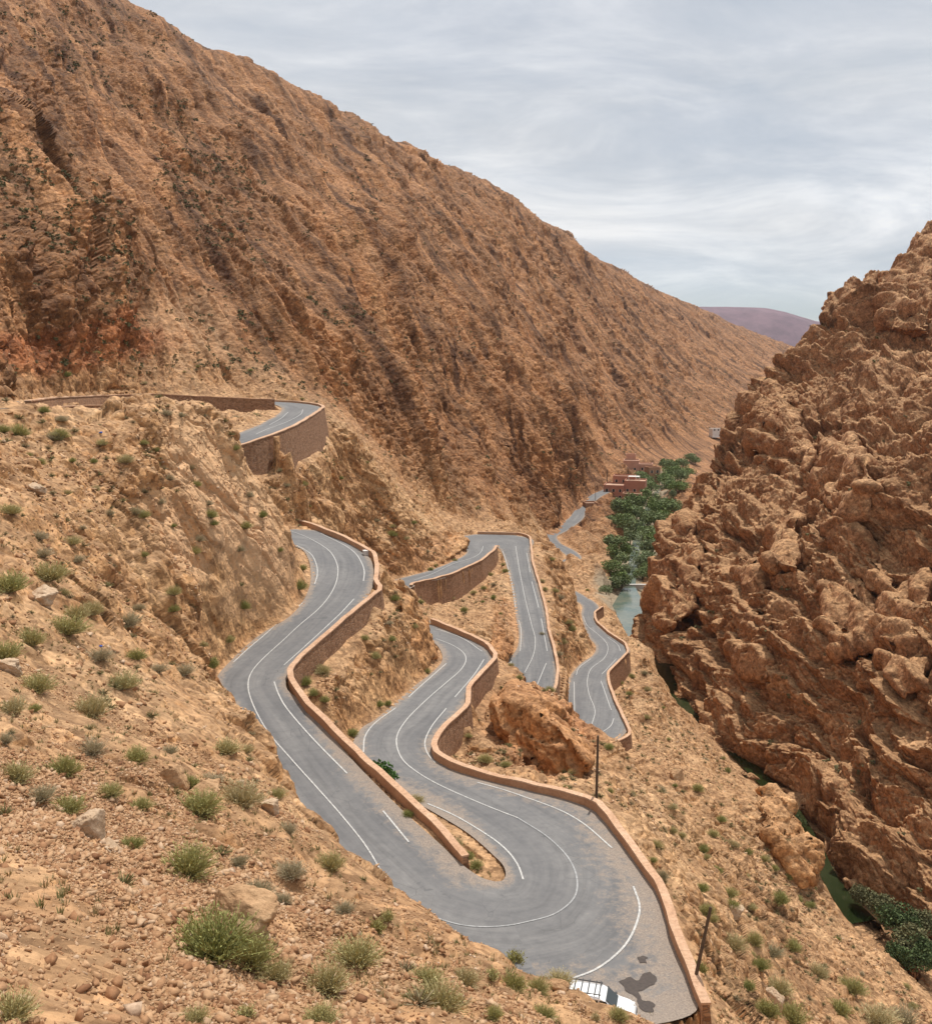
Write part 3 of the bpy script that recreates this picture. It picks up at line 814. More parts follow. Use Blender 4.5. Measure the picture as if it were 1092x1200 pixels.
def ground_material(M, red=False):
    P = M.pos()
    mid = M.noise(P, .35, 6, .65); fin = M.noise(P, 2.2, 7, .75)
    cb = M.n('ShaderNodeCombineXYZ')
    for k_, an_ in enumerate(('bb', 'aa', 'cc')): M.l(M.attr(an_), cb.inputs[k_])
    bedn = M.noise(M.mapping(cb.outputs[0], (.30, .022, .06)), 1.0, 8, .66, .5)
    nz = M.n('ShaderNodeSeparateXYZ'); g = M.n('ShaderNodeNewGeometry'); M.l(g.outputs['Normal'], nz.inputs[0])
    ledge = M.ramp(M.math('ADD', nz.outputs[2], M.math('MULTIPLY', M.math('SUBTRACT', mid, .5), .5)), (.42, 0.0), (.82, 1.0))
    if red:
        face = M.ramp(bedn, (.30, (.205, .092, .042)), (.5, (.315, .156, .076)), (.70, (.39, .222, .117)))
        dust = M.ramp(bedn, (.30, (.28, .150, .070)), (.6, (.39, .230, .120)))
    else:
        face = M.ramp(bedn, (.30, (.27, .125, .050)), (.5, (.42, .232, .106)), (.70, (.53, .335, .175)))
        dust = M.ramp(bedn, (.28, (.305, .172, .088)), (.5, (.385, .232, .123)), (.72, (.450, .292, .166)))
    col = M.mix(ledge, face, dust)
    col = M.mix(1.0, col, M.ramp(mid, (.30, (.80, .75, .71)), (.5, (1, 1, 1)), (.70, (1.12, 1.12, 1.11))), 'MULTIPLY')
    col = M.mix(1.0, col, M.ramp(fin, (.32, (.58, .54, .50)), (.5, (.98, .97, .96)), (.68, (1.32, 1.32, 1.3))), 'MULTIPLY')
    sv = M.n('ShaderNodeSeparateColor'); M.l(M.voro(P, 1.9, 'F1', 'Color'), sv.inputs[0])
    col = M.mix(.75, col, M.mix(1.0, col, M.ramp(sv.outputs[0], (0, (.55, .50, .46)), (.5, (1, 1, 1)), (1, (1.42, 1.40, 1.37))), 'MULTIPLY'))
    sv2 = M.n('ShaderNodeSeparateColor'); M.l(M.voro(P, .62, 'F1', 'Color'), sv2.inputs[0])
    col = M.mix(.5, col, M.mix(1.0, col, M.ramp(sv2.outputs[0], (0, (.60, .56, .52)), (.5, (1, 1, 1)), (1, (1.34, 1.32, 1.3))), 'MULTIPLY'))
    b0 = M.bump(M.voro(P, .75), .6, .5)
    h = M.math('ADD', M.math('MULTIPLY', fin, .6), M.math('MULTIPLY', M.voro(P, 3.2), .4))
    b1 = M.bump(h, .8, .22, b0)
    M.bump(M.noise(P, 18, 4, .7), .4, .03, b1)
    return col


colr = ground_material(rockm)
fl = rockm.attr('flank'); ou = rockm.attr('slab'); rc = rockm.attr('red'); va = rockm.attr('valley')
cb_ = rockm.n('ShaderNodeCombineXYZ')
for k_, an_ in enumerate(('bb', 'aa', 'cc')): rockm.l(rockm.attr(an_), cb_.inputs[k_])
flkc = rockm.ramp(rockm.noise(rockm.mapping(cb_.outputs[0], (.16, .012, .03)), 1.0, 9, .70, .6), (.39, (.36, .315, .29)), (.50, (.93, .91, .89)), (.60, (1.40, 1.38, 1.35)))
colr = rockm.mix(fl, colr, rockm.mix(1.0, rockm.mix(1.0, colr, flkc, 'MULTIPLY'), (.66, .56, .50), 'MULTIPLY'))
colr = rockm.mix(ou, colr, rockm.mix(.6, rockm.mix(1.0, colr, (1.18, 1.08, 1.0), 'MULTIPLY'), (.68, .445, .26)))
colr = rockm.mix(rc, colr, rockm.mix(1.0, colr, (.95, .72, .62), 'MULTIPLY'))
colr = rockm.mix(va, colr, (.30, .235, .16))
rockm.col(colr)
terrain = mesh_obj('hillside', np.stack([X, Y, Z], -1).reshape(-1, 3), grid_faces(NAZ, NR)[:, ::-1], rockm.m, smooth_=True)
tag(terrain, kind='structure')
redm = np.maximum(redcut, np.maximum(rockw * .6, cut3 * .3))
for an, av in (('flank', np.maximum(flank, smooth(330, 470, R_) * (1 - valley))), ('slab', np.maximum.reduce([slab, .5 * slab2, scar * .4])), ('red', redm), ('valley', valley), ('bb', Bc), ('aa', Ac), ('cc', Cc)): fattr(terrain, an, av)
# ------------------------------------------------------------------ road surfaces
asph = NT('asphalt')
P_ = asph.pos()
n1_ = asph.noise(P_, .12, 5, .6); n2_ = asph.noise(P_, 1.3, 6, .65); n3_ = asph.noise(P_, 30, 3, .7)
ac = asph.ramp(n1_, (.3, (.145, .143, .146)), (.7, (.195, .190, .188)))
ac = asph.mix(1.0, ac, asph.ramp(n2_, (.3, (.84, .84, .84)), (.7, (1.13, 1.12, 1.1))), 'MULTIPLY')
ac = asph.mix(1.0, ac, asph.ramp(n3_, (.3, (.86, .86, .86)), (.7, (1.14, 1.14, 1.14))), 'MULTIPLY')
su = asph.n('ShaderNodeCombineXYZ'); asph.l(asph.attr('across'), su.inputs[0]); asph.l(asph.attr('along'), su.inputs[1])
strk = asph.noise(asph.mapping(su.outputs[0], (1.6, .05, 1)), 1.0, 6, .65)
ac = asph.mix(1.0, ac, asph.ramp(strk, (.32, (.80, .80, .80)), (.5, (1, 1, 1)), (.68, (1.16, 1.15, 1.13))), 'MULTIPLY')
crk = asph.voro(asph.mapping(P_, (1, 1, .2)), .45, 'DISTANCE_TO_EDGE')
ac = asph.mix(asph.math('MULTIPLY', asph.ramp(crk, (.0, 1.0), (.012, 0.0)), asph.ramp(n1_, (.45, 0.0), (.6, .7))), ac, (.06, .06, .06))
ptc = asph.ramp(asph.noise(P_, .55, 3, .5, 1.0), (.68, 0.0), (.70, 1.0))
ac = asph.mix(asph.math('MULTIPLY', ptc, .45), ac, (.085, .085, .088))
track = asph.attr('track')
ac = asph.mix(asph.math('MULTIPLY', track, .45), ac, (.105, .105, .112))
sh_ = asph.attr('shoulder')
shn = asph.math('ADD', sh_, asph.math('MULTIPLY', asph.math('SUBTRACT', n2_, .5), 1.25))
shn = asph.math('ADD', shn, asph.math('MULTIPLY', asph.math('SUBTRACT', asph.noise(P_, 6, 4, .6), .5), .5))
shm = asph.ramp(shn, (.42, 0.0), (.75, 1.0))
grav = asph.ramp(asph.noise(P_, 9, 5, .75), (.3, (.16, .125, .105)), (.5, (.25, .205, .17)), (.7, (.36, .29, .23)))
asph.col(asph.mix(shm, ac, grav))
asph.bump(asph.math('ADD', n3_, asph.math('MULTIPLY', n2_, .6)), .25, .03)
asph.rough(.85)
ROADV, ROADF = [], []
for nm, G in (('A', GA), ('B', GB), ('C', GC)):
    n, m, _ = G.shape
    V = G.reshape(-1, 3).copy()
    o = mesh_obj('road', V, grid_faces(n, m), asph.m, smooth_=True); tag(o, kind='structure')
    base = len(ROADV); ROADV += [tuple(v) for v in V]; ROADF += [tuple(int(k) + base for k in f) for f in grid_faces(n, m)]
    wid = np.linalg.norm(G[:, 0] - G[:, -1], axis=1)[:, None]
    u = np.linspace(0, 1, m)[None] + np.zeros((n, 1))
    dl, dr = u * wid, (1 - u) * wid
    swr = np.full((n, 1), .8); swl = np.full((n, 1), .8)
    if nm == 'B':
        swr[:, 0] = np.interp(np.arange(n), [0, 20, 40, 70, 90, 110, 130], [6.0, 5.5, 3.6, 3.2, 2.4, 1.4, .9]); swl[:, 0] = np.interp(np.arange(n), [0, 60, 80, 100, 120], [.6, .8, 2.6, 2.2, .9])
    if nm == 'A':
        swl[:, 0] = np.interp(np.arange(n), [0, n - 60, n - 50, n - 20, n], [.9, .9, 1.7, 2.2, .8])
    shd = np.maximum(1 - dl / swl * .5, 1 - dr / swr * .5)
    fattr(o, 'shoulder', np.clip(shd, 0, 1) * .9)
    tr = np.exp(-((u - .30) / .09) ** 2) + np.exp(-((u - .70) / .09) ** 2); fattr(o, 'track', tr); fattr(o, 'across', dl); fattr(o, 'along', np.concatenate([[0], np.cumsum(np.linalg.norm(np.diff(G[:, m // 2], axis=0), axis=1))])[:, None] + 0 * u)
RBVH = BVHTree.FromPolygons([Vector(v) for v in ROADV], ROADF)


def on_road(px, py):
    r = Vector(ray(px, py)).normalized(); h = RBVH.ray_cast(Vector((0, 0, 0)), r)
    return h[0]


paint = NT('road_paint'); pp = paint.pos()
paint.col(paint.mix(paint.ramp(paint.noise(pp, 5, 5, .7), (.40, 0.0), (.62, 1.0)), (.54, .53, .505), (.32, .31, .30))); paint.rough(.7)
paint_worn = NT('road_paint_worn'); pp = paint_worn.pos()
paint_worn.col(paint_worn.mix(paint_worn.ramp(paint_worn.noise(pp, 4, 5, .7), (.40, 0.0), (.62, 1.0)), (.36, .36, .36), (.24, .24, .24)))


def marking(pts, w=.14, mat=None):
    P = [on_road(*p) for p in pts]; P = [np.array(p) for p in P if p is not None]
    if len(P) < 2: print('marking lost', pts[:2]); return
    R = catmull(P, 10)
    T = np.gradient(R[:, :2], axis=0); T /= np.linalg.norm(T, axis=1)[:, None] + 1e-9
    N_ = np.stack([-T[:, 1], T[:, 0]], 1) * w / 2
    V = []
    for p, nn in zip(R, N_):
        for sgn in (1, -1):
            q = Vector((p[0] + sgn * nn[0], p[1] + sgn * nn[1], p[2] + 2)); h = RBVH.ray_cast(q, Vector((0, 0, -1)), 5)
            V.append((q.x, q.y, (h[0].z if h[0] else p[2]) + .03))
    F = [(2 * i, 2 * i + 1, 2 * i + 3, 2 * i + 2) for i in range(len(R) - 1)]
    o = mesh_obj('road_marking', V, F, mat or paint.m); tag(o, kind='structure')


ROADLINES = [
    # first strand: centre, right, left
    ([(340, 622), (363, 631), (383, 643), (394, 658), (396, 673.5), (389.5, 693), (372, 715), (341, 742), (312.5, 768), (295, 788), (291, 803), (296, 824), (313, 856), (340, 888), (372, 923.6), (404, 960), (430.5, 994), (457, 1040)], .13, 0),
    ([(356.5, 618), (376, 625), (394, 634), (416, 648), (424, 660), (427, 670), (426, 681)], .15, 0), ([(415, 702), (398, 720), (381, 736), (357, 758), (333, 779.5)], .15, 0),
    ([(321.5, 799), (326, 812), (334, 827), (357, 855), (407, 906.6)], .15, 0), ([(449, 950.5), (479, 987)], .16, 0),
    ([(348, 639), (363, 648), (371, 662), (372, 673.5), (369, 684.5)], .14, 0), ([(355, 706.5), (337, 724), (301.5, 751.5), (274, 776)], .15, 0),
    # second strand
    ([(511, 748.6), (532, 757), (543, 765), (546, 773), (540.7, 784), (523, 800), (496.7, 823), (477, 843), (466, 860.6), (465, 874), (472.5, 891), (492, 907), (521, 923), (554, 937.6), (606.6, 958.5)], .13, 0),
    ([(606.6, 958.5), (617, 965), (644, 983), (666, 1006), (676, 1031), (672, 1053), (650, 1071), (617, 1080.5), (581, 1086), (540, 1084), (505, 1074)], .13, 1),
    ([(513, 765), (518.5, 769)], .14, 0), ([(523, 777.6), (501, 797), (479, 817)], .15, 0), ([(464, 829.5), (439.5, 847.5), (428, 863), (426, 881.5)], .15, 0),
    ([(501, 942), (540, 959.7), (573, 980), (595, 998), (607, 1014.6), (613, 1031)], .15, 0),
    ([(510, 737), (540.7, 747.5), (565, 763.5)], .14, 0), ([(567, 773), (556, 790), (533, 817)], .14, 0), ([(523, 830), (505.5, 852), (498, 869.5), (501, 883), (510, 894)], .14, 0),
    ([(559, 917), (606, 931), (650, 947), (683, 965), (717, 994)], .15, 0), ([(742, 1039), (749, 1061), (747, 1078), (732, 1108), (699, 1135.5), (672, 1146.5)], .16, 0),
    # third
    ([(485, 680), (506, 672.5), (530.5, 661), (557, 652), (564, 646), (566, 640)], .12, 0), ([(604, 640), (609, 670.5), (616, 705), (623, 733), (627, 749), (625, 767), (615, 788)], .13, 0),
    ([(589, 646), (593, 658), (601, 690.7), (604, 713)], .14, 0), ([(608, 727), (610.5, 739), (609.5, 763)], .14, 0), ([(599, 775), (597, 780)], .14, 0),
    ([(617, 648), (621, 670.5)], .14, 0), ([(623, 681.6), (631, 712)], .15, 0), ([(634, 725), (641, 763)], .15, 0), ([(640, 777), (628, 805.5)], .15, 0),
    # fourth
    ([(683, 722), (688, 733), (700, 743), (710, 753), (712, 762), (707, 772), (693, 783), (688, 797), (690, 813), (697, 833), (693, 850)], .13, 0),
    ([(712, 747), (723, 755), (727, 763)], .14, 0), ([(722, 772), (705, 790)], .14, 0), ([(704, 798), (716, 832)], .15, 0), ([(719, 842), (715, 851), (702, 860)], .14, 0),
    ([(692, 772), (678, 783), (675, 791)], .14, 0), ([(672.5, 799), (673, 833)], .15, 0),
    # upper bend
    ([(300, 509), (311, 504), (335, 495), (352, 486), (355, 480)], .13, 0), ([(316, 498), (330, 490), (338, 483)], .13, 0)]
for pts, w_, k in ROADLINES: marking(pts, w_ * .88, paint_worn.m if k else None)

# dark wet patches on the gravel lay-by
stainm = NT('wet_gravel'); sp = stainm.pos()
stainm.col(stainm.ramp(stainm.noise(sp, 7, 5, .7), (.3, (.035, .026, .022)), (.7, (.075, .055, .045)))); stainm.rough(.55)


def patch(pts, name, mat):
    P = [on_road(*p) for p in pts]; P = np.array([p for p in P if p is not None])
    c = P.mean(0); R = catmull(np.vstack([P, P[:1]]), 6)[:-1]
    V = [tuple(p + np.array([mnoise.noise(Vector((p[0] * 2.3, p[1] * 2.3, 1.0))), mnoise.noise(Vector((p[0] * 2.3, p[1] * 2.3, 7.0))), 0]) * .28 + [0, 0, .028]) for p in R]
    F = [tuple(range(len(R)))]
    tag(mesh_obj(name, V, F, mat), kind='structure')


patch([(724, 1151), (738, 1146), (745, 1148), (751, 1143), (757, 1139), (763, 1140), (768, 1148), (762, 1157), (752, 1160), (748, 1165), (755, 1172), (766, 1176), (768, 1182), (760, 1186), (751, 1184), (747, 1178), (744, 1168), (736, 1163), (730, 1157)], 'wet_patch', stainm.m)
patch([(746, 1122), (754, 1120), (760, 1122), (758, 1129), (749, 1128)], 'wet_patch', stainm.m)

#@@WALLS
plaster = NT('wall_plaster'); wp = plaster.pos()
plaster.col(plaster.mix(1.0, plaster.ramp(plaster.noise(wp, .5, 5, .65), (.3, (.40, .215, .125)), (.7, (.52, .31, .19))), plaster.ramp(plaster.noise(wp, 5, 5, .7), (.3, (.80, .78, .76)), (.6, (1.08, 1.08, 1.08))), 'MULTIPLY'))
pj = plaster.voro(plaster.mapping(wp, (1, 1, 1.8)), 2.0, 'DISTANCE_TO_EDGE'); plaster.bump(plaster.ramp(pj, (0, 0.0), (.1, 1.0)), .4, .05)
plaster.bump(plaster.noise(wp, 9, 4, .7), .5, .04)
copm = NT('wall_coping'); wp = copm.pos()
copm.col(copm.mix(1.0, copm.ramp(copm.noise(wp, .4, 5, .65), (.3, (.50, .31, .20)), (.7, (.60, .41, .285))), copm.ramp(copm.noise(wp, 4, 5, .7), (.3, (.78, .76, .74)), (.6, (1.06, 1.06, 1.06))), 'MULTIPLY'))
cj = copm.math('FRACT', copm.math('DIVIDE', copm.attr('arc'), 1.35)); copm.col(copm.mix(copm.ramp(cj, (.0, 1.0), (.03, 0.0)), copm.mix(1.0, copm.ramp(copm.noise(wp, .4, 5, .65), (.3, (.46, .27, .165)), (.7, (.58, .39, .265))), copm.ramp(copm.noise(wp, 4, 6, .75), (.3, (.66, .62, .58)), (.6, (1.08, 1.08, 1.08))), 'MULTIPLY'), (.20, .12, .075)))
copm.bump(copm.noise(wp, 9, 4, .7), .4, .03)
mas = NT('wall_masonry'); wp = mas.pos()
mv = mas.mapping(wp, (1, 1, 1.7))
edge = mas.voro(mv, 2.4, 'DISTANCE_TO_EDGE'); cellc = mas.n('ShaderNodeSeparateColor'); mas.l(mas.voro(mv, 2.4, 'F1', 'Color'), cellc.inputs[0])
stc = mas.ramp(cellc.outputs[0], (0, (.19, .092, .045)), (.5, (.29, .150, .078)), (1, (.37, .21, .12)))
mas.col(mas.mix(mas.ramp(edge, (.02, 0.0), (.06, 1.0)), (.27, .175, .12), stc))
mas.bump(mas.ramp(edge, (.0, 0.0), (.12, 1.0)), .8, .08)


def polyres(P, D, step):
    L = np.concatenate([[0], np.cumsum(np.linalg.norm(np.diff(P, axis=0), axis=1))]); n = max(int(L[-1] / step), 2)
    t = np.unique(np.concatenate([np.linspace(0, L[-1], n), L]))
    return np.stack([np.interp(t, L, P[:, k]) for k in range(3)], 1), np.interp(t, L, D)


def chaikin(P, D):
    Q, E = [P[0]], [D[0]]
    for i in range(1, len(P) - 1):
        l0 = np.linalg.norm(P[i] - P[i - 1]); l1 = np.linalg.norm(P[i + 1] - P[i])
        Q += [P[i] + (P[i - 1] - P[i]) * min(.28, 1.0 / l0), P[i] + (P[i + 1] - P[i]) * min(.28, 1.0 / l1)]; E += [D[i], D[i]]
    Q.append(P[-1]); E.append(D[-1]); return np.array(Q), np.array(E)


def sweep(R, off_lo, off_hi, top, bot):
    """box section along R; offsets across (positive to the outside), heights given per point"""
    T = np.gradient(R[:, :2], axis=0); T /= np.linalg.norm(T, axis=1)[:, None] + 1e-9
    return T, off_lo, off_hi


def section(R, N_, o0, o1, ztop, zbot):
    n = len(R); V = np.zeros((n, 4, 3))
    V[:, 0, :2] = R[:, :2] + N_ * o0; V[:, 1, :2] = R[:, :2] + N_ * o1; V[:, 2, :2] = V[:, 1, :2]; V[:, 3, :2] = V[:, 0, :2]
    V[:, 0, 2] = V[:, 1, 2] = ztop; V[:, 2, 2] = V[:, 3, 2] = zbot
    F = []
    for i in range(n - 1):
        for k in range(4): F.append((i * 4 + k, i * 4 + (k + 1) % 4, i * 4 + 4 + (k + 1) % 4, i * 4 + 4 + k))
    e = (n - 1) * 4; F += [(3, 2, 1, 0), (e, e + 1, e + 2, e + 3)]
    return V.reshape(-1, 3), F


def fixn(o):
    bm = bmesh.new(); bm.from_mesh(o.data); bmesh.ops.recalc_face_normals(bm, faces=bm.faces); bm.to_mesh(o.data); bm.free(); return o


def build_wall(pts, th, par, label, extra=1.6):
    P, D = chaikin(np.array([p for p, d in pts]), np.array([d for p, d in pts]))
    R, D = polyres(P, D, 1.2)
    rr = random.Random(len(pts)); wob = np.array([mnoise.noise(Vector((p[0] * .35, p[1] * .35, 3.1))) for p in R]) * .10
    T = np.gradient(R[:, :2], axis=0); T /= np.linalg.norm(T, axis=1)[:, None] + 1e-9
    N_ = np.stack([-T[:, 1], T[:, 0]], 1)
    for k in range(len(R)):                                        # outside = away from the road's middle
        q, d = road_near(R[k, 0], R[k, 1]); G = (GA, GB, GC)[int(q[4])]; c = G[int(q[5]), G.shape[1] // 2]
        if k == len(R) // 2 and np.dot(N_[k], R[k, :2] - c[:2]) < 0: flip = True; break
    else: flip = False
    if flip: N_ = -N_
    zt = R[:, 2] + wob
    R = R.copy(); R[:, :2] += N_ * np.array([mnoise.noise(Vector((p[0] * .5, p[1] * .5, 9.1))) for p in R])[:, None] * .09
    arc = np.concatenate([[0], np.cumsum(np.linalg.norm(np.diff(R, axis=0), axis=1))])
    V, F = section(R, N_, -th / 2, th / 2, zt - .13, R[:, 2] - par - D - extra)
    V = V.reshape(-1, 4, 3); V[:, 2, :2] += N_ * (.32 + .12 * D)[:, None]; V = V.reshape(-1, 3)
    o = fixn(mesh_obj('parapet_wall', V, F, mas.m)); tag(o, label, 'wall', 'walls along the hairpin road')
    V, F = section(R, N_, -th / 2 - .04, -th / 2 + .03, zt - .135, R[:, 2] - par - .8); fixn(mesh_obj('plaster_face', V, F, plaster.m, o))
    V, F = section(R, N_, -th / 2 - .09, th / 2 + .09, zt, zt - .14); q_ = mesh_obj('coping', V, F, copm.m, o); fattr(q_, 'arc', np.repeat(arc, 4)); fixn(q_)
    return o


build_wall(*WALLS['upper'], .8, 'long low stone parapet of the highest road at left below the mountain')
build_wall(*WALLS['hook'], .4, 'tall curved brown retaining wall under the uppermost road bend')
build_wall(WALLS['first'][0], .4, .85, 'stone wall with orange coping zigzagging down the nearest road strand to the big hairpin')
build_wall(WALLS['second'][0], .4, .85, 'longest wall, winding from the middle bend round the outside of the big hairpin')
build_wall(*WALLS['third'], .5, 'tall brown retaining wall holding up the inner arm of the middle hairpin')
build_wall(WALLS['fourth'][0], .38, .8, 'pale capped wall along the far right edge of the straight middle road')
build_wall(WALLS['fifth'][0], .38, .8, 'jagged wall with a pointed bay along the lowest road above the river')
build_wall([(PY(47, 476.8, 116), .6), (PY(90, 475, 121), .6), (PY(145, 473.8, 126), .6)], .45, .6, 'short detached low wall in front of the long upper parapet')
build_wall([(PY(657, 806, 184), 1.2), (PY(657.5, 815, 179), 1.2), (PY(656, 826, 174), 1.2)], .6, .8, 'small pale wall stub at the foot of the straight middle road')
build_wall([(PY(584, 828, 107), .5), (PY(595, 815, 109), .5), (PY(606, 803, 111), .5)], .5, .3, 'short masonry wall bracing the rock below the second road bend')
#@@CLIFF
CK = []


def cctl(rows):
    for px, py, Yd in rows: CK.append(tuple(PY(px, py, Yd)))


cctl([(745, 730, 290), (752, 680, 300), (775, 620, 310), (800, 570, 325), (815, 540, 330), (835, 515, 335), (865, 505, 340), (868, 470, 342), (880, 445, 345), (905, 410, 350), (945, 380, 360), (985, 345, 370), (1020, 315, 375), (1050, 285, 380), (1092, 275, 385), (1180, 255, 390), (1300, 240, 400),
      (790, 800, 235), (820, 860, 205), (870, 900, 190), (905, 925, 178), (940, 990, 160), (990, 1030, 150), (1010, 1070, 140), (1060, 1110, 130), (1092, 1130, 128), (1200, 1180, 118),
      (770, 750, 262), (800, 760, 245), (830, 760, 240), (850, 800, 222), (850, 760, 230), (850, 700, 240), (850, 640, 258), (850, 590, 285), (850, 550, 310), (800, 690, 268), (800, 630, 290), (900, 860, 195), (900, 800, 205), (900, 740, 216), (900, 680, 228), (900, 620, 250), (900, 560, 285), (900, 500, 318), (900, 450, 338),
      (960, 960, 168), (950, 900, 180), (950, 840, 190), (950, 780, 200), (950, 720, 212), (950, 660, 225), (950, 600, 245), (950, 540, 275), (950, 480, 308), (950, 420, 338), (1020, 1000, 155), (1020, 940, 165), (1020, 860, 178), (1020, 780, 188), (1020, 700, 200), (1020, 620, 218), (1020, 540, 250), (1020, 460, 290), (1020, 400, 335), (1020, 350, 360),
      (1092, 1060, 140), (1092, 1000, 148), (1092, 920, 158), (1092, 840, 166), (1092, 760, 174), (1092, 680, 184), (1092, 600, 198), (1092, 520, 228), (1092, 440, 275), (1092, 390, 320), (1092, 330, 355),
      (1200, 1000, 140), (1200, 840, 155), (1200, 680, 170), (1200, 520, 200), (1200, 440, 250), (1200, 330, 330)])
for px, py, Yd in [(745, 730, 290), (775, 620, 310), (815, 540, 330), (865, 505, 340), (880, 445, 345), (905, 410, 350), (945, 380, 360), (1020, 315, 375), (1092, 275, 385), (1180, 255, 390), (1300, 240, 400)]:
    q = PY(px, py, Yd)
    CK.append((q[0] * 1.06 + 3, q[1] * 1.12, min(q[2] - 22, -40))); CK.append((q[0] * 1.2 + 10, q[1] * 1.35, -90))
for px, py, z in [(785, 800, -84), (815, 862, -86), (868, 905, -87), (900, 930, -87), (935, 995, -88), (985, 1036, -89), (1005, 1078, -90), (1055, 1118, -90), (1200, 1200, -90), (740, 738, -86)]:
    q = Pz(px, py, z); CK.append(tuple(q)); CK.append((q[0] - 4, q[1] - 2, z - 8))
CN = Spline(CK, lam=1e-4)
CA0, CA1, CL0, CL1 = math.radians(8), math.radians(35), math.log(105), math.log(470)
_ca = np.linspace(CA0, CA1, 260); _cl = np.linspace(CL0, CL1, 420)
_cz = CN(*(lambda A, L: (np.exp(L) * np.sin(A), np.exp(L) * np.cos(A)))(*np.meshgrid(_ca, _cl, indexing='ij')))


def cnat(A, L):
    u = np.clip((A - CA0) / (CA1 - CA0), 0, 1) * 259; v = np.clip((L - CL0) / (CL1 - CL0), 0, 1) * 419
    i = np.clip(u.astype(int), 0, 258); j = np.clip(v.astype(int), 0, 418); fu, fv = u - i, v - j
    return (_cz[i, j] * (1 - fu) + _cz[i + 1, j] * fu) * (1 - fv) + (_cz[i, j + 1] * (1 - fu) + _cz[i + 1, j + 1] * fu) * fv


NCA, NCR = int(860 * QUAL), int(1350 * QUAL)
_ac, _rows = adaptive_rows(cnat, CA0, CA1, CL0, CL1, 200, NCR, 220.0, sig=5)
caz_ = np.linspace(CA0, CA1, NCA); L2 = widen(_ac, _rows, caz_); A2 = np.repeat(caz_[:, None], NCR, 1)
CX = np.exp(L2) * np.sin(A2); CY = np.exp(L2) * np.cos(A2); CZ = cnat(A2, L2)
cnx, cny, cnz = gridnormal(CX, CY, CZ)
xs, ys, zs = (q.astype(np.float32) for q in (CX, CY, CZ))
NB2 = np.array([.56, .02, .83]); NB2 /= np.linalg.norm(NB2)
TA2 = np.array([.80, .2, -.56]); TA2 -= NB2 * NB2.dot(TA2); TA2 /= np.linalg.norm(TA2); TC2 = np.cross(NB2, TA2)
wx = fbm(xs / 25, ys / 25, zs / 25, 3, 101) * 6; wz = fbm(xs / 25, ys / 25, zs / 25, 3, 102) * 6
xs2, zs2 = xs + wx, zs + wz
b = xs2 * NB2[0] + ys * NB2[1] + zs2 * NB2[2]; a = xs2 * TA2[0] + ys * TA2[1] + zs2 * TA2[2]; c = xs2 * TC2[0] + ys * TC2[1] + zs2 * TC2[2]
DD = fbm(xs / 40, ys / 40, zs / 40, 3, 103) * 6
for sc_, am, sd in ((27, 6.0, 1), (12, 3.3, 2), (4.6, 1.4, 3), (1.9, .75, 4), (.9, .4, 5)):
    f1, f2, cid = worley(b / sc_, a / (sc_ * 1.7), c / (sc_ * 1.2), 200 + sd)
    DD += am * (np.sqrt(np.clip(f2 - f1, 0, 1)) * .75 + (cid - .5) * .8)
gb = np.clip(.5 + fbm(xs / 45, ys / 45, zs / 45, 2, 120) * 1.4, 0, 1)
DD += -8.5 + saw((b + fbm(xs / 12, ys / 12, zs / 12, 3, 109) * 4) / 21, .82) * 5.5 * gb + saw((b + fbm(xs / 8, ys / 8, zs / 8, 3, 110) * 2) / 6.5, .8) * 2.4 + fbm(xs / 2, ys / 2, zs / 2, 4, 111) * .5
CX = CX + cnx * DD; CY = CY + cny * DD; CZ = CZ + cnz * DD
cliffm = NT('cliff_rock'); cliffm.col(cliffm.mix(1.0, ground_material(cliffm, True), (.95, .95, .95), 'MULTIPLY'))
keep_ = CZ
cl = mesh_obj('cliff', np.stack([CX, CY, CZ], -1).reshape(-1, 3), grid_faces(*CX.shape)[:, ::-1], cliffm.m, smooth_=True); tag(cl, kind='structure')
for an, av in (('bb', b), ('aa', a), ('cc', c)): fattr(cl, an, av)
cl.name = 'cliff'
print('cliff', time.time() - T0)
#@@WATER
waterm = NT('river_water'); wp = waterm.pos()
waterm.col(waterm.mix(waterm.attr('shallow'), waterm.ramp(waterm.noise(wp, .06, 4, .6), (.35, (.012, .019, .005)), (.6, (.026, .034, .014))), waterm.ramp(waterm.noise(wp, .12, 5, .7), (.35, (.085, .125, .105)), (.65, (.20, .20, .15))))); waterm.b.inputs['Roughness'].default_value = .12
waterm.b.inputs['Specular IOR Level'].default_value = .5
waterm.bump(waterm.noise(wp, 1.4, 4, .6), .25, .08)
RIV = RIV[RIV[:, 1] > 140.5]
RT = np.gradient(RIV[:, :2], axis=0); RT /= np.linalg.norm(RT, axis=1)[:, None]
RN = np.stack([-RT[:, 1], RT[:, 0]], 1); hw = np.interp(RIV[:, 1], [120, 150, 175, 230, 300, 320, 350, 450, 800], [.9, 3.2, 1.5, 2.0, 4.6, 6.0, 2.0, 1.8, 1.6])[:, None]
V = np.stack([np.concatenate([RIV[:, :2] + RN * hw, RIV[:, 2:] - .05], 1), np.concatenate([RIV[:, :2] - RN * hw, RIV[:, 2:] - .05], 1)], 1).reshape(-1, 3)
shal = np.repeat(smooth(255, 300, RIV[:, 1]), 2)
river = mesh_obj('river', V, grid_faces(len(RIV), 2), waterm.m); tag(river, kind='structure'); fattr(river, 'shallow', shal)

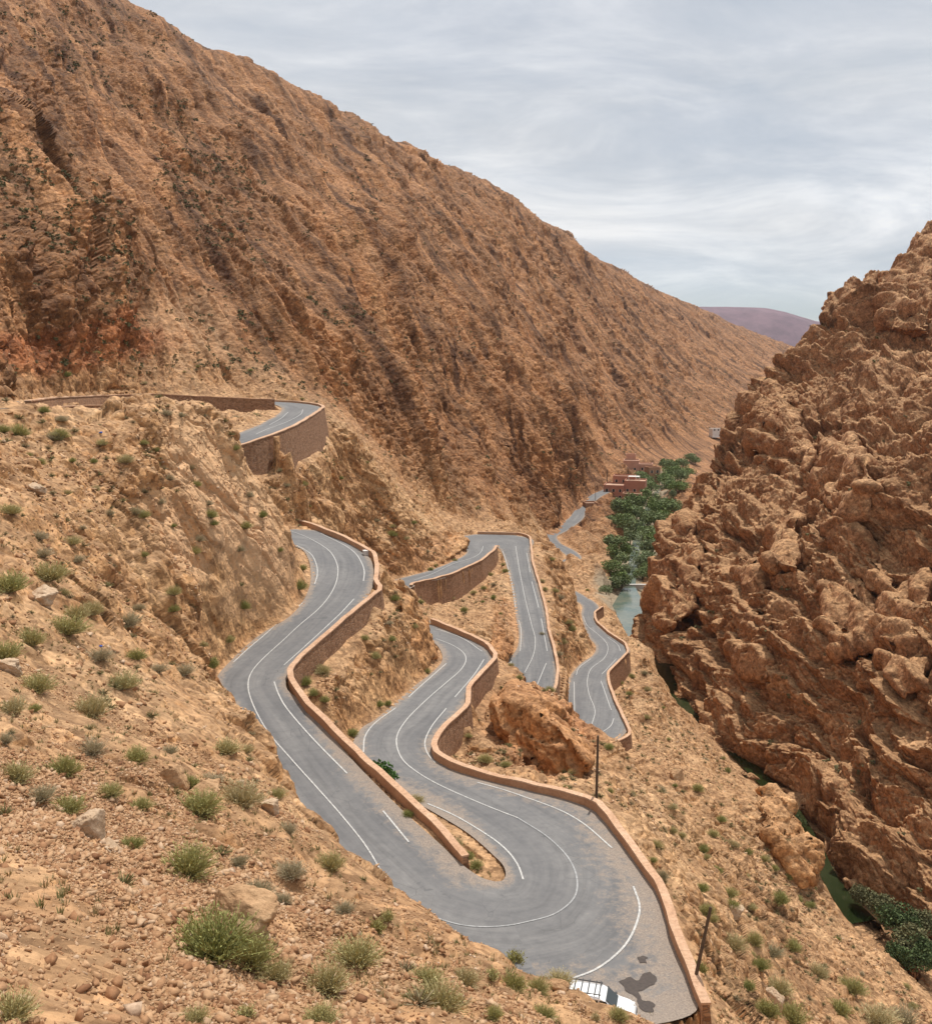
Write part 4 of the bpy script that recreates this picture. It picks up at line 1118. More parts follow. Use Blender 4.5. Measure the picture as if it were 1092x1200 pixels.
#@@HILLS
hillm = NT('far_hill'); hp = hillm.pos()
hc = hillm.mix(1.0, hillm.ramp(hillm.noise(hp, .0016, 6, .65), (.3, (.135, .080, .105)), (.7, (.20, .125, .145))), hillm.ramp(hillm.noise(hp, .012, 6, .7), (.35, (.72, .72, .74)), (.65, (1.15, 1.12, 1.1))), 'MULTIPLY')  # base colour pushed to purple-blue, so part of the distance haze is painted in
hillm.col(hc)
hx = np.linspace(-600, 6200, 300); hy = np.linspace(4600, 9000, 160)
HX, HY = np.meshgrid(hx, hy, indexing='ij')
prof = np.interp(HX, [-600, 800, 1500, 1650, 1780, 1900, 2060, 2200, 2600, 3400, 6200], [250, 300, 305, 302, 296, 272, 225, 205, 260, 340, 300])
HZ = -420 + (prof + 420) * np.exp(-((HY - 6000) / 900) ** 2) + fbm(HX / 700, HY / 700, .5 + 0 * HX, 6, 501) * 70 * (np.abs(HY - 6000) / 1500 + .12)
HZ = np.maximum(HZ, -400)
tag(mesh_obj('hills', np.stack([HX, HY, HZ], -1).reshape(-1, 3), grid_faces(300, 160)[:, ::-1], hillm.m, smooth_=True), kind='structure')

#@@PLACING
RRg = np.sqrt(X * X + Y * Y + Z * Z)
PX, PY_ = project(X, Y, Z)
CPX, CPY = project(CX, CY, CZ); CR = np.sqrt(CX * CX + CY * CY + CZ * CZ)
ZB = np.full((310, 290), 1e9)


def zb_add(px, py, r):
    i = np.floor(py / 4).astype(int); j = np.floor(px / 4).astype(int) + 5
    ok = (i >= 0) & (j >= 0) & (i < 310) & (j < 290) & (r > 3)
    np.minimum.at(ZB, (i[ok], j[ok]), r[ok])


zb_add(PX, PY_, RRg); zb_add(CPX, CPY, CR)
VIS = np.zeros(X.shape, bool)
i_ = np.clip(np.floor(PY_ / 4).astype(int), 0, 309); j_ = np.clip(np.floor(PX / 4).astype(int) + 5, 0, 289)
VIS = (RRg < ZB[i_, j_] * 1.06 + .6) & (PX > -15) & (PX < 1107) & (PY_ > -5) & (PY_ < 1210)


def ground_at(px, py):
    m = (np.abs(PX - px) < 2.2) & (np.abs(PY_ - py) < 2.2)
    if not m.any(): m = (np.abs(PX - px) < 6) & (np.abs(PY_ - py) < 6)
    idx = np.argwhere(m)
    if len(idx) == 0: return None
    k = min(idx, key=lambda q: RRg[q[0], q[1]])
    return np.array([X[k[0], k[1]], Y[k[0], k[1]], Z[k[0], k[1]]])


RNG = np.random.default_rng(7)

#@@STONES
def hull(n, seed, flat=.75):
    r = np.random.default_rng(seed); p = r.normal(size=(n, 3)); p /= np.linalg.norm(p, axis=1)[:, None]; p *= r.uniform(.6, 1.0, (n, 1)); p *= [1, r.uniform(.65, .95), flat * r.uniform(.6, 1)]
    bm = bmesh.new()
    for q in p: bm.verts.new(q)
    bmesh.ops.convex_hull(bm, input=bm.verts)
    for v in [v for v in bm.verts if not v.link_faces]: bm.verts.remove(v)
    bmesh.ops.triangulate(bm, faces=bm.faces); bm.verts.index_update()
    V = np.array([v.co[:] for v in bm.verts]); F = np.array([[v.index for v in f.verts] for f in bm.faces]); bm.free(); return V, F


HULLS = [hull(7 + k % 3, 100 + k) for k in range(18)]
stonem = NT('stone'); sp = stonem.pos()
sc_ = stonem.attr('tone')
stonem.col(stonem.mix(1.0, stonem.ramp(sc_, (0, (.17, .075, .036)), (.3, (.32, .165, .082)), (.6, (.42, .25, .135)), (.85, (.47, .305, .18)), (1, (.52, .38, .27))), stonem.ramp(stonem.noise(sp, 14, 5, .7), (.3, (.75, .72, .70)), (.65, (1.15, 1.15, 1.15))), 'MULTIPLY'))
stonem.bump(stonem.noise(sp, 30, 4, .7), .4, .02)


def scatter_stones(idx, sizes, name):
    n = len(idx); Vs, Fs, Ts = [], [], []; base = 0
    kind = RNG.integers(0, len(HULLS), n); ang = RNG.uniform(0, 6.28, (n, 3)); tone = RNG.beta(2.2, 1.8, n)
    for h in range(len(HULLS)):
        q = np.nonzero(kind == h)[0]
        if len(q) == 0: continue
        V, F = HULLS[h]
        ca, sa = np.cos(ang[q, 0]), np.sin(ang[q, 0]); cb, sb = np.cos(ang[q, 1] * .12), np.sin(ang[q, 1] * .12)
        v = np.repeat(V[None], len(q), 0) * sizes[q][:, None, None]
        x = v[..., 0] * ca[:, None] - v[..., 1] * sa[:, None]; y = v[..., 0] * sa[:, None] + v[..., 1] * ca[:, None]; z = v[..., 2]
        y, z = y * cb[:, None] - z * sb[:, None], y * sb[:, None] + z * cb[:, None]
        p = np.stack([X.ravel()[idx[q]], Y.ravel()[idx[q]], Z.ravel()[idx[q]] + sizes[q] * .18], 1)
        w = np.stack([x, y, z], -1) + p[:, None]
        Vs.append(w.reshape(-1, 3)); Fs.append((F[None] + (np.arange(len(q)) * len(V))[:, None, None] + base).reshape(-1, 3)); Ts.append(np.repeat(tone[q], len(V))); base += len(q) * len(V)
    o = mesh_obj(name, np.vstack(Vs), np.vstack(Fs), stonem.m); fattr(o, 'tone', np.concatenate(Ts)); return tag(o, 'loose angular stones strewn over the slopes', 'stones', None, 'stuff')


patchn = np.clip(np.clip(.42 + fbm(X / 5, Y / 5, Z / 5, 3, 600) * 1.5, 0, 1) ** 1.6 + 1.3 * blob(200, 1050, 260, 70, 27, 0, 40) + .8 * blob(60, 930, 90, 50, 20, 0, 40), 0, 1.6)
bare = blob(20, 1040, 70, 26, 25, 0, 40) * .9 + blob(90, 1160, 110, 60, 30, 0, 40) * .9
wgt = (patchn * (1 - np.clip(bare, 0, 1)) + .06) * VIS * (dist > .7) * (R_ < 48) * (R_ > 6)
cellarea = (R_ ** 2)                                            # spread evenly over the ground, not over the picture
wgt = (wgt * np.minimum(cellarea, 900)).ravel(); wgt /= wgt.sum()
idx = RNG.choice(X.size, 85000, p=wgt); sz = .016 + .042 * RNG.beta(1.3, 3.0, len(idx)) * 2 + .15 * RNG.random(len(idx)) ** 18
scatter_stones(idx, sz * 1.0, 'scree')
patch2 = np.clip(.35 + fbm(X / 12, Y / 12, Z / 12, 3, 601) * 1.6, 0, 1)
wgt = (patch2 + .08) * VIS * (dist > 1.5) * (R_ > 40) * (R_ < 330) * (1 - flank * .6) * (1 - valley) * (riv > 6)
wgt = (wgt * np.minimum(cellarea, 30000)).ravel(); wgt /= wgt.sum()
idx = RNG.choice(X.size, 26000, p=wgt); sz = .11 + .55 * RNG.beta(1, 7, len(idx))
scatter_stones(idx, sz, 'rubble')
print('stones', time.time() - T0)


def boulder(px, py, wpx, hpx, label, seed, mat, dx=0.0, sink=.3, tilt=0.0, flat=None, group=None):
    g = ground_at(px, py + hpx * .35)
    if g is None: print('no ground', px, py); return None
    d = np.linalg.norm(g); rx_ = wpx / FPX * d / 2; rz_ = hpx / FPX * d / 2 * 1.15
    r = np.random.default_rng(seed); P = r.normal(size=(13, 3)); P /= np.linalg.norm(P, axis=1)[:, None]; P[:, 2] = np.sign(P[:, 2]) * np.abs(P[:, 2]) ** .5
    bm = bmesh.new()
    for p in P: bm.verts.new(p)
    bmesh.ops.convex_hull(bm, input=bm.verts)
    for v in [v for v in bm.verts if not v.link_faces]: bm.verts.remove(v)
    bmesh.ops.bevel(bm, geom=bm.edges[:], offset=.07, segments=2, affect='EDGES', profile=.6)
    bmesh.ops.triangulate(bm, faces=bm.faces)
    for _ in range(6):
        long_ = [e for e in bm.edges if e.calc_length() > .07]
        if not long_: break
        bmesh.ops.subdivide_edges(bm, edges=long_, cuts=1); bmesh.ops.triangulate(bm, faces=bm.faces)
    bm.verts.index_update(); W = np.array([v.co[:] for v in bm.verts]); F = np.array([[v.index for v in f.verts] for f in bm.faces]); bm.free()
    f1, f2, cid = worley(W[:, 0] * 1.6 + seed, W[:, 1] * 1.6, W[:, 2] * 2.4, seed)
    W = W * (1 + (cid - .5)[:, None] * .12 + np.sqrt(np.clip(f2 - f1, 0, 1))[:, None] * .08 + fbm(W[:, 0] * 3, W[:, 1] * 3, W[:, 2] * 3 + seed, 5, seed)[:, None] * .08)
    W *= [rx_, rx_ * .8, rz_]
    o = mesh_obj('boulder', W, F, mat)
    o.location = (g[0], g[1], g[2] + rz_ * (1 - 2 * sink) * .6); o.rotation_euler = (0, math.radians(tilt), r.uniform(-.4, .4))
    return tag(o, label, 'boulder', group)


boulm = NT('boulder_rock'); bp = boulm.gen()
boulm.col(boulm.mix(1.0, boulm.ramp(boulm.noise(bp, .9, 5, .6), (.3, (.36, .20, .10)), (.6, (.50, .32, .18)), (.8, (.56, .42, .28))), boulm.ramp(boulm.noise(bp, 6, 6, .7), (.3, (.68, .64, .6)), (.6, (1.12, 1.12, 1.12))), 'MULTIPLY'))
b1_ = boulm.bump(boulm.noise(bp, 4, 6, .75), .7, .12); boulm.bump(boulm.noise(bp, 25, 4, .7), .4, .02, b1_)
palem = NT('pale_boulder_rock'); bp = palem.gen()
palem.col(palem.mix(1.0, palem.ramp(palem.noise(bp, 1.2, 5, .6), (.3, (.42, .28, .17)), (.7, (.55, .42, .30))), palem.ramp(palem.noise(bp, 7, 6, .7), (.3, (.72, .69, .66)), (.6, (1.1, 1.1, 1.1))), 'MULTIPLY'))
palem.bump(palem.noise(bp, 5, 6, .75), .6, .1)
boulder(285, 1074, 112, 60, 'large orange boulder with a flat sunlit top among green bushes', 4, boulm.m, sink=-.05, tilt=6)
boulder(113, 965, 46, 40, 'rounded tan boulder half sunk in the stones at left', 6, palem.m)
boulder(138, 988, 34, 22, 'small pale flat boulder just below the rounded tan one', 7, palem.m)
boulder(206, 905, 44, 34, 'reddish split boulder on the left slope below the curve', 9, boulm.m)
boulder(243, 925, 46, 36, 'brown boulder wedged beside the big olive bush at left', 10, boulm.m)
boulder(49, 693, 38, 26, 'pale boulder with rusty side near the left edge', 12, palem.m, tilt=14)
boulder(11, 778, 30, 20, 'pale boulder cut by the left edge of the photo', 13, palem.m)
boulder(319, 942, 28, 22, 'pale boulder on the brow above the road', 14, palem.m)
boulder(653, 1152, 22, 15, 'small orange boulder beside the parked car', 15, boulm.m)
boulder(42, 570, 28, 14, 'flat pale slab boulder high on the left slope', 18, palem.m, tilt=10)
boulder(752, 838, 13, 11, 'square orange block on the slope under the lowest wall', 19, boulm.m)
boulder(908, 1166, 20, 26, 'upright pale boulder on the lower right slope', 20, palem.m)
boulder(862, 1067, 24, 12, 'flat pale boulder on the right slope above the leaning pole', 22, palem.m)
boulder(793, 905, 20, 14, 'brown boulder on the rubble slope right of the straight pole', 23, boulm.m)

def outcrop(pts, label, seed, tint, size=1.0, amp=1.0, edge=.32, raw=False):
    P = [Vector(p) if raw else Vector(PY(*p)) for p in pts]
    bm = bmesh.new()
    for p in P: bm.verts.new(p)
    bmesh.ops.convex_hull(bm, input=bm.verts)
    for v in [v for v in bm.verts if not v.link_faces]: bm.verts.remove(v)
    bmesh.ops.triangulate(bm, faces=bm.faces)
    for _ in range(9):
        long_ = [e for e in bm.edges if e.calc_length() > edge]
        if not long_: break
        bmesh.ops.subdivide_edges(bm, edges=long_, cuts=1); bmesh.ops.triangulate(bm, faces=bm.faces)
        if _ == 2: bmesh.ops.smooth_vert(bm, verts=bm.verts, factor=.4, use_axis_x=True, use_axis_y=True, use_axis_z=True)
    bm.normal_update(); V = np.array([v.co[:] for v in bm.verts], np.float32); Nn = np.array([v.normal[:] for v in bm.verts])
    b, a, c_ = beds(V[:, 0], V[:, 1], V[:, 2]); x, y, z = V.T / size
    b2, a2, c2 = b / size, a / size, c_ / size
    wob = fbm(x / 6, y / 6, z / 6, 3, seed) * 1.2
    d = saw((b2 + wob) / 2.2, .85) * .8
    for sc_, am in ((3.0, 1.0), (1.2, .45), (.5, .18)):
        f1, f2, cid = worley((b2 + wob) / sc_, a2 / (sc_ * 2.2), c2 / (sc_ * 1.5), seed + int(sc_ * 10)); d = d + am * (np.sqrt(np.clip(f2 - f1, 0, 1)) * .6 + (cid - .5))
    V = V + Nn * ((d - .6) * amp * size)[:, None]
    bm.verts.index_update(); F = np.array([[v.index for v in f.verts] for f in bm.faces]); bm.free()
    o = mesh_obj('rock_outcrop', V, F, tint, smooth_=True); fattr(o, 'bb', b); fattr(o, 'aa', a); fattr(o, 'cc', c_)
    return tag(o, label, 'rock')


def cliff_at(px, py):
    m = (np.abs(CPX - px) < 3) & (np.abs(CPY - py) < 3); idx = np.argwhere(m)
    if len(idx) == 0: return None
    k = min(idx, key=lambda q: CR[q[0], q[1]]); return np.array([CX[k[0], k[1]], CY[k[0], k[1]], CZ[k[0], k[1]]])


def cliff_block(poly, label, seed, front=2.2, back=14.0, size=3.2, amp=.95):
    """a big jointed block standing out of the cliff: outline on the face, pushed out and sunk back"""
    P = []
    c0 = np.mean(np.array(poly), 0)
    for px, py in poly:
        g = cliff_at(px, py)
        if g is None: g = cliff_at(px + (c0[0] - px) * .25, py + (c0[1] - py) * .25)
        if g is None: continue
        u = np.array([g[0], g[1], 0]) / np.linalg.norm(g[:2])
        P += [g - u * front * (.5 if py < c0[1] else 1.0) + np.array([0, 0, 1.5]), g + u * back - np.array([0, 0, 2.0])]
    if len(P) < 8: print('block lost', label); return
    return outcrop(P, label, seed, clfb.m, size, amp, .95, True)


outm = NT('outcrop_rock'); outm.col(outm.mix(1.0, ground_material(outm), (1.0, .86, .76), 'MULTIPLY'))
outp = NT('outcrop_pale_rock'); outp.col(outp.mix(1.0, ground_material(outp), (1.12, 1.06, 1.0), 'MULTIPLY'))
outr = NT('red_outcrop_rock'); outr.col(outr.mix(1.0, ground_material(outr), (.86, .68, .58), 'MULTIPLY'))
clfb = NT('cliff_block_rock'); clfb.col(ground_material(clfb, True))
slabm = NT('slab_rock'); slabm.col(slabm.mix(.62, ground_material(slabm), (.66, .43, .245)))
outcrop([(900, 918, 153), (925, 940, 150), (948, 985, 145), (958, 1018, 140.5), (940, 1040, 137), (905, 985, 141), (880, 940, 148), (920, 960, 158)], 'jagged brown rock crest between the river slot and the green pool', 26, outp.m, 1.5, 1.25, .35)
cliff_block([(1034, 388), (1030, 330), (1038, 303), (1050, 286), (1088, 278), (1088, 392), (1060, 395)], 'tall upright brown block crowning the cliff at the right edge', 31, 7.0)
cliff_block([(870, 468), (900, 452), (935, 495), (958, 540), (940, 560), (905, 545), (880, 540)], 'long cliff band on the left skyline of the right hand gorge wall', 32)
cliff_block([(962, 525), (995, 515), (1020, 560), (1012, 612), (985, 608), (958, 580)], 'big rounded block in the middle of the gorge wall', 33)
cliff_block([(968, 612), (990, 612), (1055, 690), (1050, 710), (1020, 695), (970, 640)], 'elongated slanting ledge block across the gorge wall', 34, 3.0)
cliff_block([(902, 622), (930, 618), (938, 668), (905, 662)], 'small square block at the left of the slanting ledge', 35, 3.0)
cliff_block([(965, 690), (1005, 680), (1032, 722), (1025, 765), (985, 770), (962, 730)], 'rounded block with a crumbly top below the slanting ledge', 36)
cliff_block([(1030, 715), (1085, 672), (1088, 800), (1062, 820), (1030, 790)], 'large smooth faced block low on the right edge of the photo', 37)
cliff_block([(770, 650), (800, 610), (818, 650), (810, 720), (780, 740), (756, 710)], 'steep buttress at the left corner of the gorge wall above the river', 38)
cliff_block([(850, 700), (880, 660), (905, 720), (895, 800), (860, 800)], 'tall rib of rock above the narrow river slot', 39)
outcrop([(582, 852, 106), (605, 889, 102.5), (632, 921, 98.5), (655, 928, 96.5), (684, 924, 95.5), (571, 828, 107), (592, 820, 105), (622, 829, 102.5), (655, 852, 98.5), (688, 896, 95), (604, 800, 120), (645, 820, 116), (694, 880, 107), (640, 900, 110), (600, 860, 116)], 'large dark orange rock slab jutting out below the second road bend', 3, outm.m, 1.3, .75, .28)
outcrop([(474, 700, 124), (498, 727, 129), (503, 756, 127), (512, 771, 126), (490, 790, 117), (470, 775, 114), (466, 735, 117), (480, 745, 130), (500, 770, 132)], 'blocky brown rock nose hiding the second road bend', 5, outp.m)
outcrop([(482, 668, 216), (505, 664, 221), (530, 652, 232), (546, 640, 247), (544, 622, 262), (525, 632, 250), (500, 640, 232), (484, 650, 222), (500, 645, 245), (535, 625, 265)], 'pale cut rock face above the inner arm of the middle hairpin', 8, outp.m)
outcrop([(586, 735, 194), (602, 742, 195), (602, 763, 187), (590, 778, 180), (578, 770, 178), (574, 745, 186), (590, 745, 200)], 'orange broken rock bank inside the straight middle road', 11, outm.m)
outcrop([(678, 735, 246), (692, 752, 238), (694, 768, 226), (676, 775, 214), (666, 760, 214), (668, 738, 232), (680, 755, 244)], 'orange rock bank on the inner side of the lowest road', 14, outm.m)

#@@BUSHES
leafm = NT('bush_leaf')
tip = leafm.attr('tip'); rn = leafm.rnd()
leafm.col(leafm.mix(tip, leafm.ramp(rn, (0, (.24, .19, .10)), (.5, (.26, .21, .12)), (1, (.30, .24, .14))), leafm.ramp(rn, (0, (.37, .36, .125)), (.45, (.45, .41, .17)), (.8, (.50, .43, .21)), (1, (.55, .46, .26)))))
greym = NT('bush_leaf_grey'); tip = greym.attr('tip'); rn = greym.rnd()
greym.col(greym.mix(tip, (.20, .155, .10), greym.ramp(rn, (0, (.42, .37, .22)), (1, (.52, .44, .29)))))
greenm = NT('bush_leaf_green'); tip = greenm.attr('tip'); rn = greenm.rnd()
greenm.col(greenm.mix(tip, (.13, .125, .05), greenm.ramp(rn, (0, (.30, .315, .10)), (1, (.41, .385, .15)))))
for M_ in (leafm, greym, greenm): M_.b.inputs['Specular IOR Level'].default_value = .15; M_.b.inputs['Roughness'].default_value = .8


def bush_mesh(name, seed, mat, stems, leaves, leaf, squat=.75, spread=1.0):
    r = random.Random(seed); V, F, T = [], [], []

    def quad(p, d, side, l, w, t0, t1):
        b = len(V)
        V.extend([p - side * w, p + side * w, p + d * l + side * w * .5, p + d * l - side * w * .5]); T.extend([t0, t0, t1, t1]); F.append((b, b + 1, b + 2, b + 3))
    lob = [(Vector((math.cos(a), math.sin(a), r.uniform(-.2, .7))), r.uniform(.7, 1.15)) for a in [r.uniform(0, 6.28) for _ in range(6)]]
    for s_ in range(stems):
        a = r.uniform(0, 6.283); el = math.asin(r.uniform(.08, 1) ** .8)
        d = Vector((math.cos(a) * math.cos(el) * spread, math.sin(a) * math.cos(el) * spread, math.sin(el) * squat + .05))
        k = 1.0
        for lv, lk in lob:
            if d.normalized().dot(lv.normalized()) > .75: k = lk
        L = r.uniform(.6, 1.0) * k
        p = Vector((r.uniform(-.18, .18), r.uniform(-.18, .18), -.03)); seg = 3; cur = d.normalized()
        for q in range(seg):
            side = cur.cross(Vector((r.uniform(-1, 1), r.uniform(-1, 1), r.uniform(-1, 1)))).normalized()
            l = L * d.length / seg
            quad(p, cur, side, l, .013 * (1 - q * .25), q / seg * .9, (q + 1) / seg * 1.0)
            if q > 0:
                for _ in range(leaves):
                    lp = p + cur * l * r.random(); ld = (cur * .8 + Vector((r.uniform(-1, 1), r.uniform(-1, 1), r.uniform(-.4, 1)))).normalized()
                    ls = ld.cross(Vector((r.uniform(-1, 1), r.uniform(-1, 1), r.uniform(-1, 1)))).normalized()
                    quad(lp, ld, ls, leaf * r.uniform(.7, 1.4), leaf * .26, .55 + .2 * q / seg, r.uniform(.75, 1.0))
            p = p + cur * l
            cur = (cur + Vector((r.uniform(-.25, .25), r.uniform(-.25, .25), r.uniform(-.05, .25)))).normalized()
    me = bpy.data.meshes.new(name); me.from_pydata([tuple(v) for v in V], [], F); me.materials.append(mat)
    at = me.attributes.new('tip', 'FLOAT', 'POINT'); at.data.foreach_set('value', np.array(T, np.float32))
    return me


BM = {'olive': [bush_mesh('bush', 10 + k, leafm.m, 620, 1, .06, .85) for k in range(4)], 'grey': [bush_mesh('bush', 30 + k, greym.m, 560, 1, .05, .75) for k in range(3)],
      'green': [bush_mesh('bush', 50 + k, greenm.m, 560, 2, .06, .9) for k in range(3)], 'straw': [bush_mesh('bush', 70 + k, leafm.m, 220, 1, .12, 1.0, .7) for k in range(2)]}
BUSHES = []     # (location, radius, colour, px, py)


def add_bush(px, py, wpx, col):
    g = ground_at(px, py)
    if g is None: return
    BUSHES.append((g, wpx / FPX * np.linalg.norm(g) / 2, col, px, py))


# every bush of the near slope, read from the photo: centre of its foot, width in pixels
for b in [(250, 1118, 78, 'green'), (296, 1128, 62, 'olive'), (324, 1146, 40, 'olive'), (222, 1022, 62, 'olive'), (14, 1190, 48, 'olive'), (110, 882, 34, 'grey'), (160, 890, 34, 'olive'), (108, 836, 44, 'olive'), (78, 905, 36, 'olive'),
          (18, 912, 40, 'olive'), (48, 936, 36, 'grey'), (82, 950, 36, 'olive'), (130, 930, 28, 'olive'), (168, 946, 26, 'olive'), (158, 992, 26, 'green'), (264, 880, 36, 'olive'), (284, 940, 46, 'olive'), (234, 950, 46, 'olive'), (290, 880, 18, 'olive'),
          (326, 932, 22, 'olive'), (342, 1024, 32, 'grey'), (390, 1016, 34, 'olive'), (306, 1046, 34, 'grey'), (334, 1056, 22, 'grey'), (280, 1010, 22, 'grey'), (340, 974, 22, 'grey'), (14, 690, 40, 'olive'), (60, 676, 40, 'olive'), (92, 722, 30, 'olive'), (80, 740, 42, 'olive'),
          (38, 752, 34, 'olive'), (44, 806, 36, 'olive'), (144, 804, 36, 'olive'), (14, 832, 36, 'olive'), (8, 868, 20, 'grey'), (6, 770, 34, 'olive'), (150, 730, 30, 'grey'), (120, 770, 26, 'grey'), (186, 786, 22, 'grey'), (110, 718, 26, 'olive'), (162, 770, 24, 'green'),
          (70, 512, 20, 'olive'), (74, 492, 16, 'grey'), (25, 508, 24, 'olive'), (64, 512, 18, 'grey'), (48, 630, 20, 'grey'), (86, 636, 20, 'olive'), (14, 600, 22, 'olive'), (52, 650, 22, 'grey'), (130, 602, 14, 'grey'), (170, 604, 16, 'olive'), (112, 540, 10, 'green'), (150, 540, 18, 'olive'),
          (248, 604, 16, 'green'), (252, 614, 12, 'green'), (246, 590, 12, 'grey'), (206, 716, 16, 'green'), (288, 712, 16, 'green'), (352, 688, 18, 'green'), (356, 666, 12, 'green'), (330, 646, 10, 'green'), (278, 528, 12, 'green'), (294, 580, 14, 'grey'), (196, 484, 14, 'grey'), (214, 486, 12, 'grey'),
          (240, 755, 14, 'olive'), (250, 780, 22, 'green'), (270, 750, 14, 'olive'), (200, 560, 14, 'grey'), (190, 590, 12, 'grey'), (232, 568, 12, 'olive'), (160, 600, 18, 'grey'), (236, 632, 14, 'grey'), (420, 1128, 56, 'olive'), (384, 1158, 48, 'olive'), (376, 1198, 44, 'olive'), (500, 1150, 36, 'olive'),
          (516, 1180, 54, 'olive'), (546, 1152, 38, 'olive'), (444, 1090, 26, 'straw'), (456, 1076, 20, 'straw'), (406, 1066, 22, 'grey'), (578, 1146, 22, 'straw'), (604, 1156, 30, 'olive'), (606, 1128, 26, 'straw'), (657, 1154, 34, 'olive'), (632, 1160, 26, 'olive'), (640, 1190, 24, 'olive'), (726, 1192, 22, 'olive'), (700, 1194, 14, 'straw'),
          (580, 1190, 22, 'olive'), (290, 1192, 26, 'straw'), (230, 1196, 30, 'olive'), (550, 1004, 16, 'green'), (536, 990, 18, 'olive'), (558, 1014, 16, 'green'), (486, 938, 18, 'olive'), (478, 954, 12, 'green'), (378, 786, 20, 'olive'), (360, 800, 18, 'green'), (382, 822, 14, 'green'), (366, 812, 14, 'green'),
          (414, 860, 16, 'green'), (446, 826, 12, 'green'), (456, 824, 10, 'green'), (502, 786, 10, 'olive'), (568, 890, 18, 'olive'), (594, 896, 12, 'olive'), (548, 862, 10, 'olive'), (610, 796, 10, 'straw'),
          (818, 924, 16, 'olive'), (790, 946, 12, 'olive'), (826, 996, 14, 'green'), (828, 1004, 10, 'olive'), (770, 990, 14, 'olive'), (766, 1008, 10, 'green'), (790, 975, 12, 'olive'), (800, 980, 12, 'olive'), (860, 990, 16, 'olive'), (878, 998, 10, 'olive'), (916, 1058, 22, 'green'), (824, 1042, 16, 'green'), (856, 1048, 18, 'olive'), (860, 1062, 16, 'green'),
          (826, 1068, 20, 'olive'), (836, 1078, 14, 'olive'), (862, 1108, 26, 'olive'), (884, 1104, 22, 'olive'), (906, 1118, 24, 'grey'), (930, 1110, 22, 'olive'), (892, 1136, 18, 'green'), (914, 1162, 26, 'olive'), (900, 1186, 26, 'green'), (928, 1196, 34, 'olive'), (878, 1158, 16, 'green'), (960, 1142, 24, 'olive'), (1000, 1160, 26, 'olive'), (1030, 1196, 34, 'olive'), (822, 1136, 16, 'green'), (1060, 1196, 30, 'grey'), (985, 1185, 26, 'olive'),
          (530, 700, 8, 'olive'), (545, 714, 10, 'green'), (556, 694, 8, 'olive'), (566, 688, 8, 'olive'), (576, 684, 8, 'grey'), (580, 700, 8, 'green'), (588, 660, 6, 'olive'), (576, 672, 8, 'olive'), (564, 704, 6, 'green'), (590, 668, 8, 'olive'), (505, 666, 8, 'green'), (512, 662, 6, 'olive'), (533, 655, 6, 'olive'),
          (458, 626, 12, 'green'), (462, 616, 8, 'olive'), (478, 630, 8, 'olive'), (486, 612, 8, 'green'), (444, 610, 8, 'grey'), (652, 692, 10, 'olive'), (658, 700, 12, 'grey'), (665, 730, 12, 'olive'), (672, 738, 12, 'olive'), (656, 766, 12, 'grey'), (662, 752, 10, 'olive'), (640, 690, 8, 'olive'), (636, 680, 8, 'olive'), (648, 655, 8, 'olive'), (636, 742, 8, 'grey'), (742, 792, 10, 'olive'), (754, 788, 10, 'grey'), (736, 812, 8, 'olive'), (728, 800, 8, 'olive'), (760, 808, 10, 'olive'), (758, 840, 10, 'olive')]:
    add_bush(*b)
seen = np.array([[b[3], b[4]] for b in BUSHES], float)
cand = np.nonzero((VIS & (dist > 1.6) & (flank < .5) & (valley < .3) & (riv > 7) & (R_ > 25) & (R_ < 330) & (PX > 4) & (PX < 1088) & (PY_ < 1190)).ravel())[0]
cw = np.minimum(R_.ravel()[cand] ** 2, 20000) * (patch2.ravel()[cand] * .7 + .4); cw /= cw.sum()
tries = RNG.choice(cand, 4000, p=cw)
for k in tries:
    if len(BUSHES) >= 292: break
    px, py = PX.ravel()[k], PY_.ravel()[k]; r0 = R_.ravel()[k]
    if ((seen[:, 0] - px) ** 2 + (seen[:, 1] - py) ** 2).min() < (16 if r0 > 60 else 26) ** 2: continue
    seen = np.vstack([seen, [px, py]])
    BUSHES.append((np.array([X.ravel()[k], Y.ravel()[k], Z.ravel()[k]]), RNG.uniform(.35, .85) if r0 > 60 else RNG.uniform(.25, .55), str(RNG.choice(['olive', 'olive', 'grey', 'green'])), float(px), float(py)))

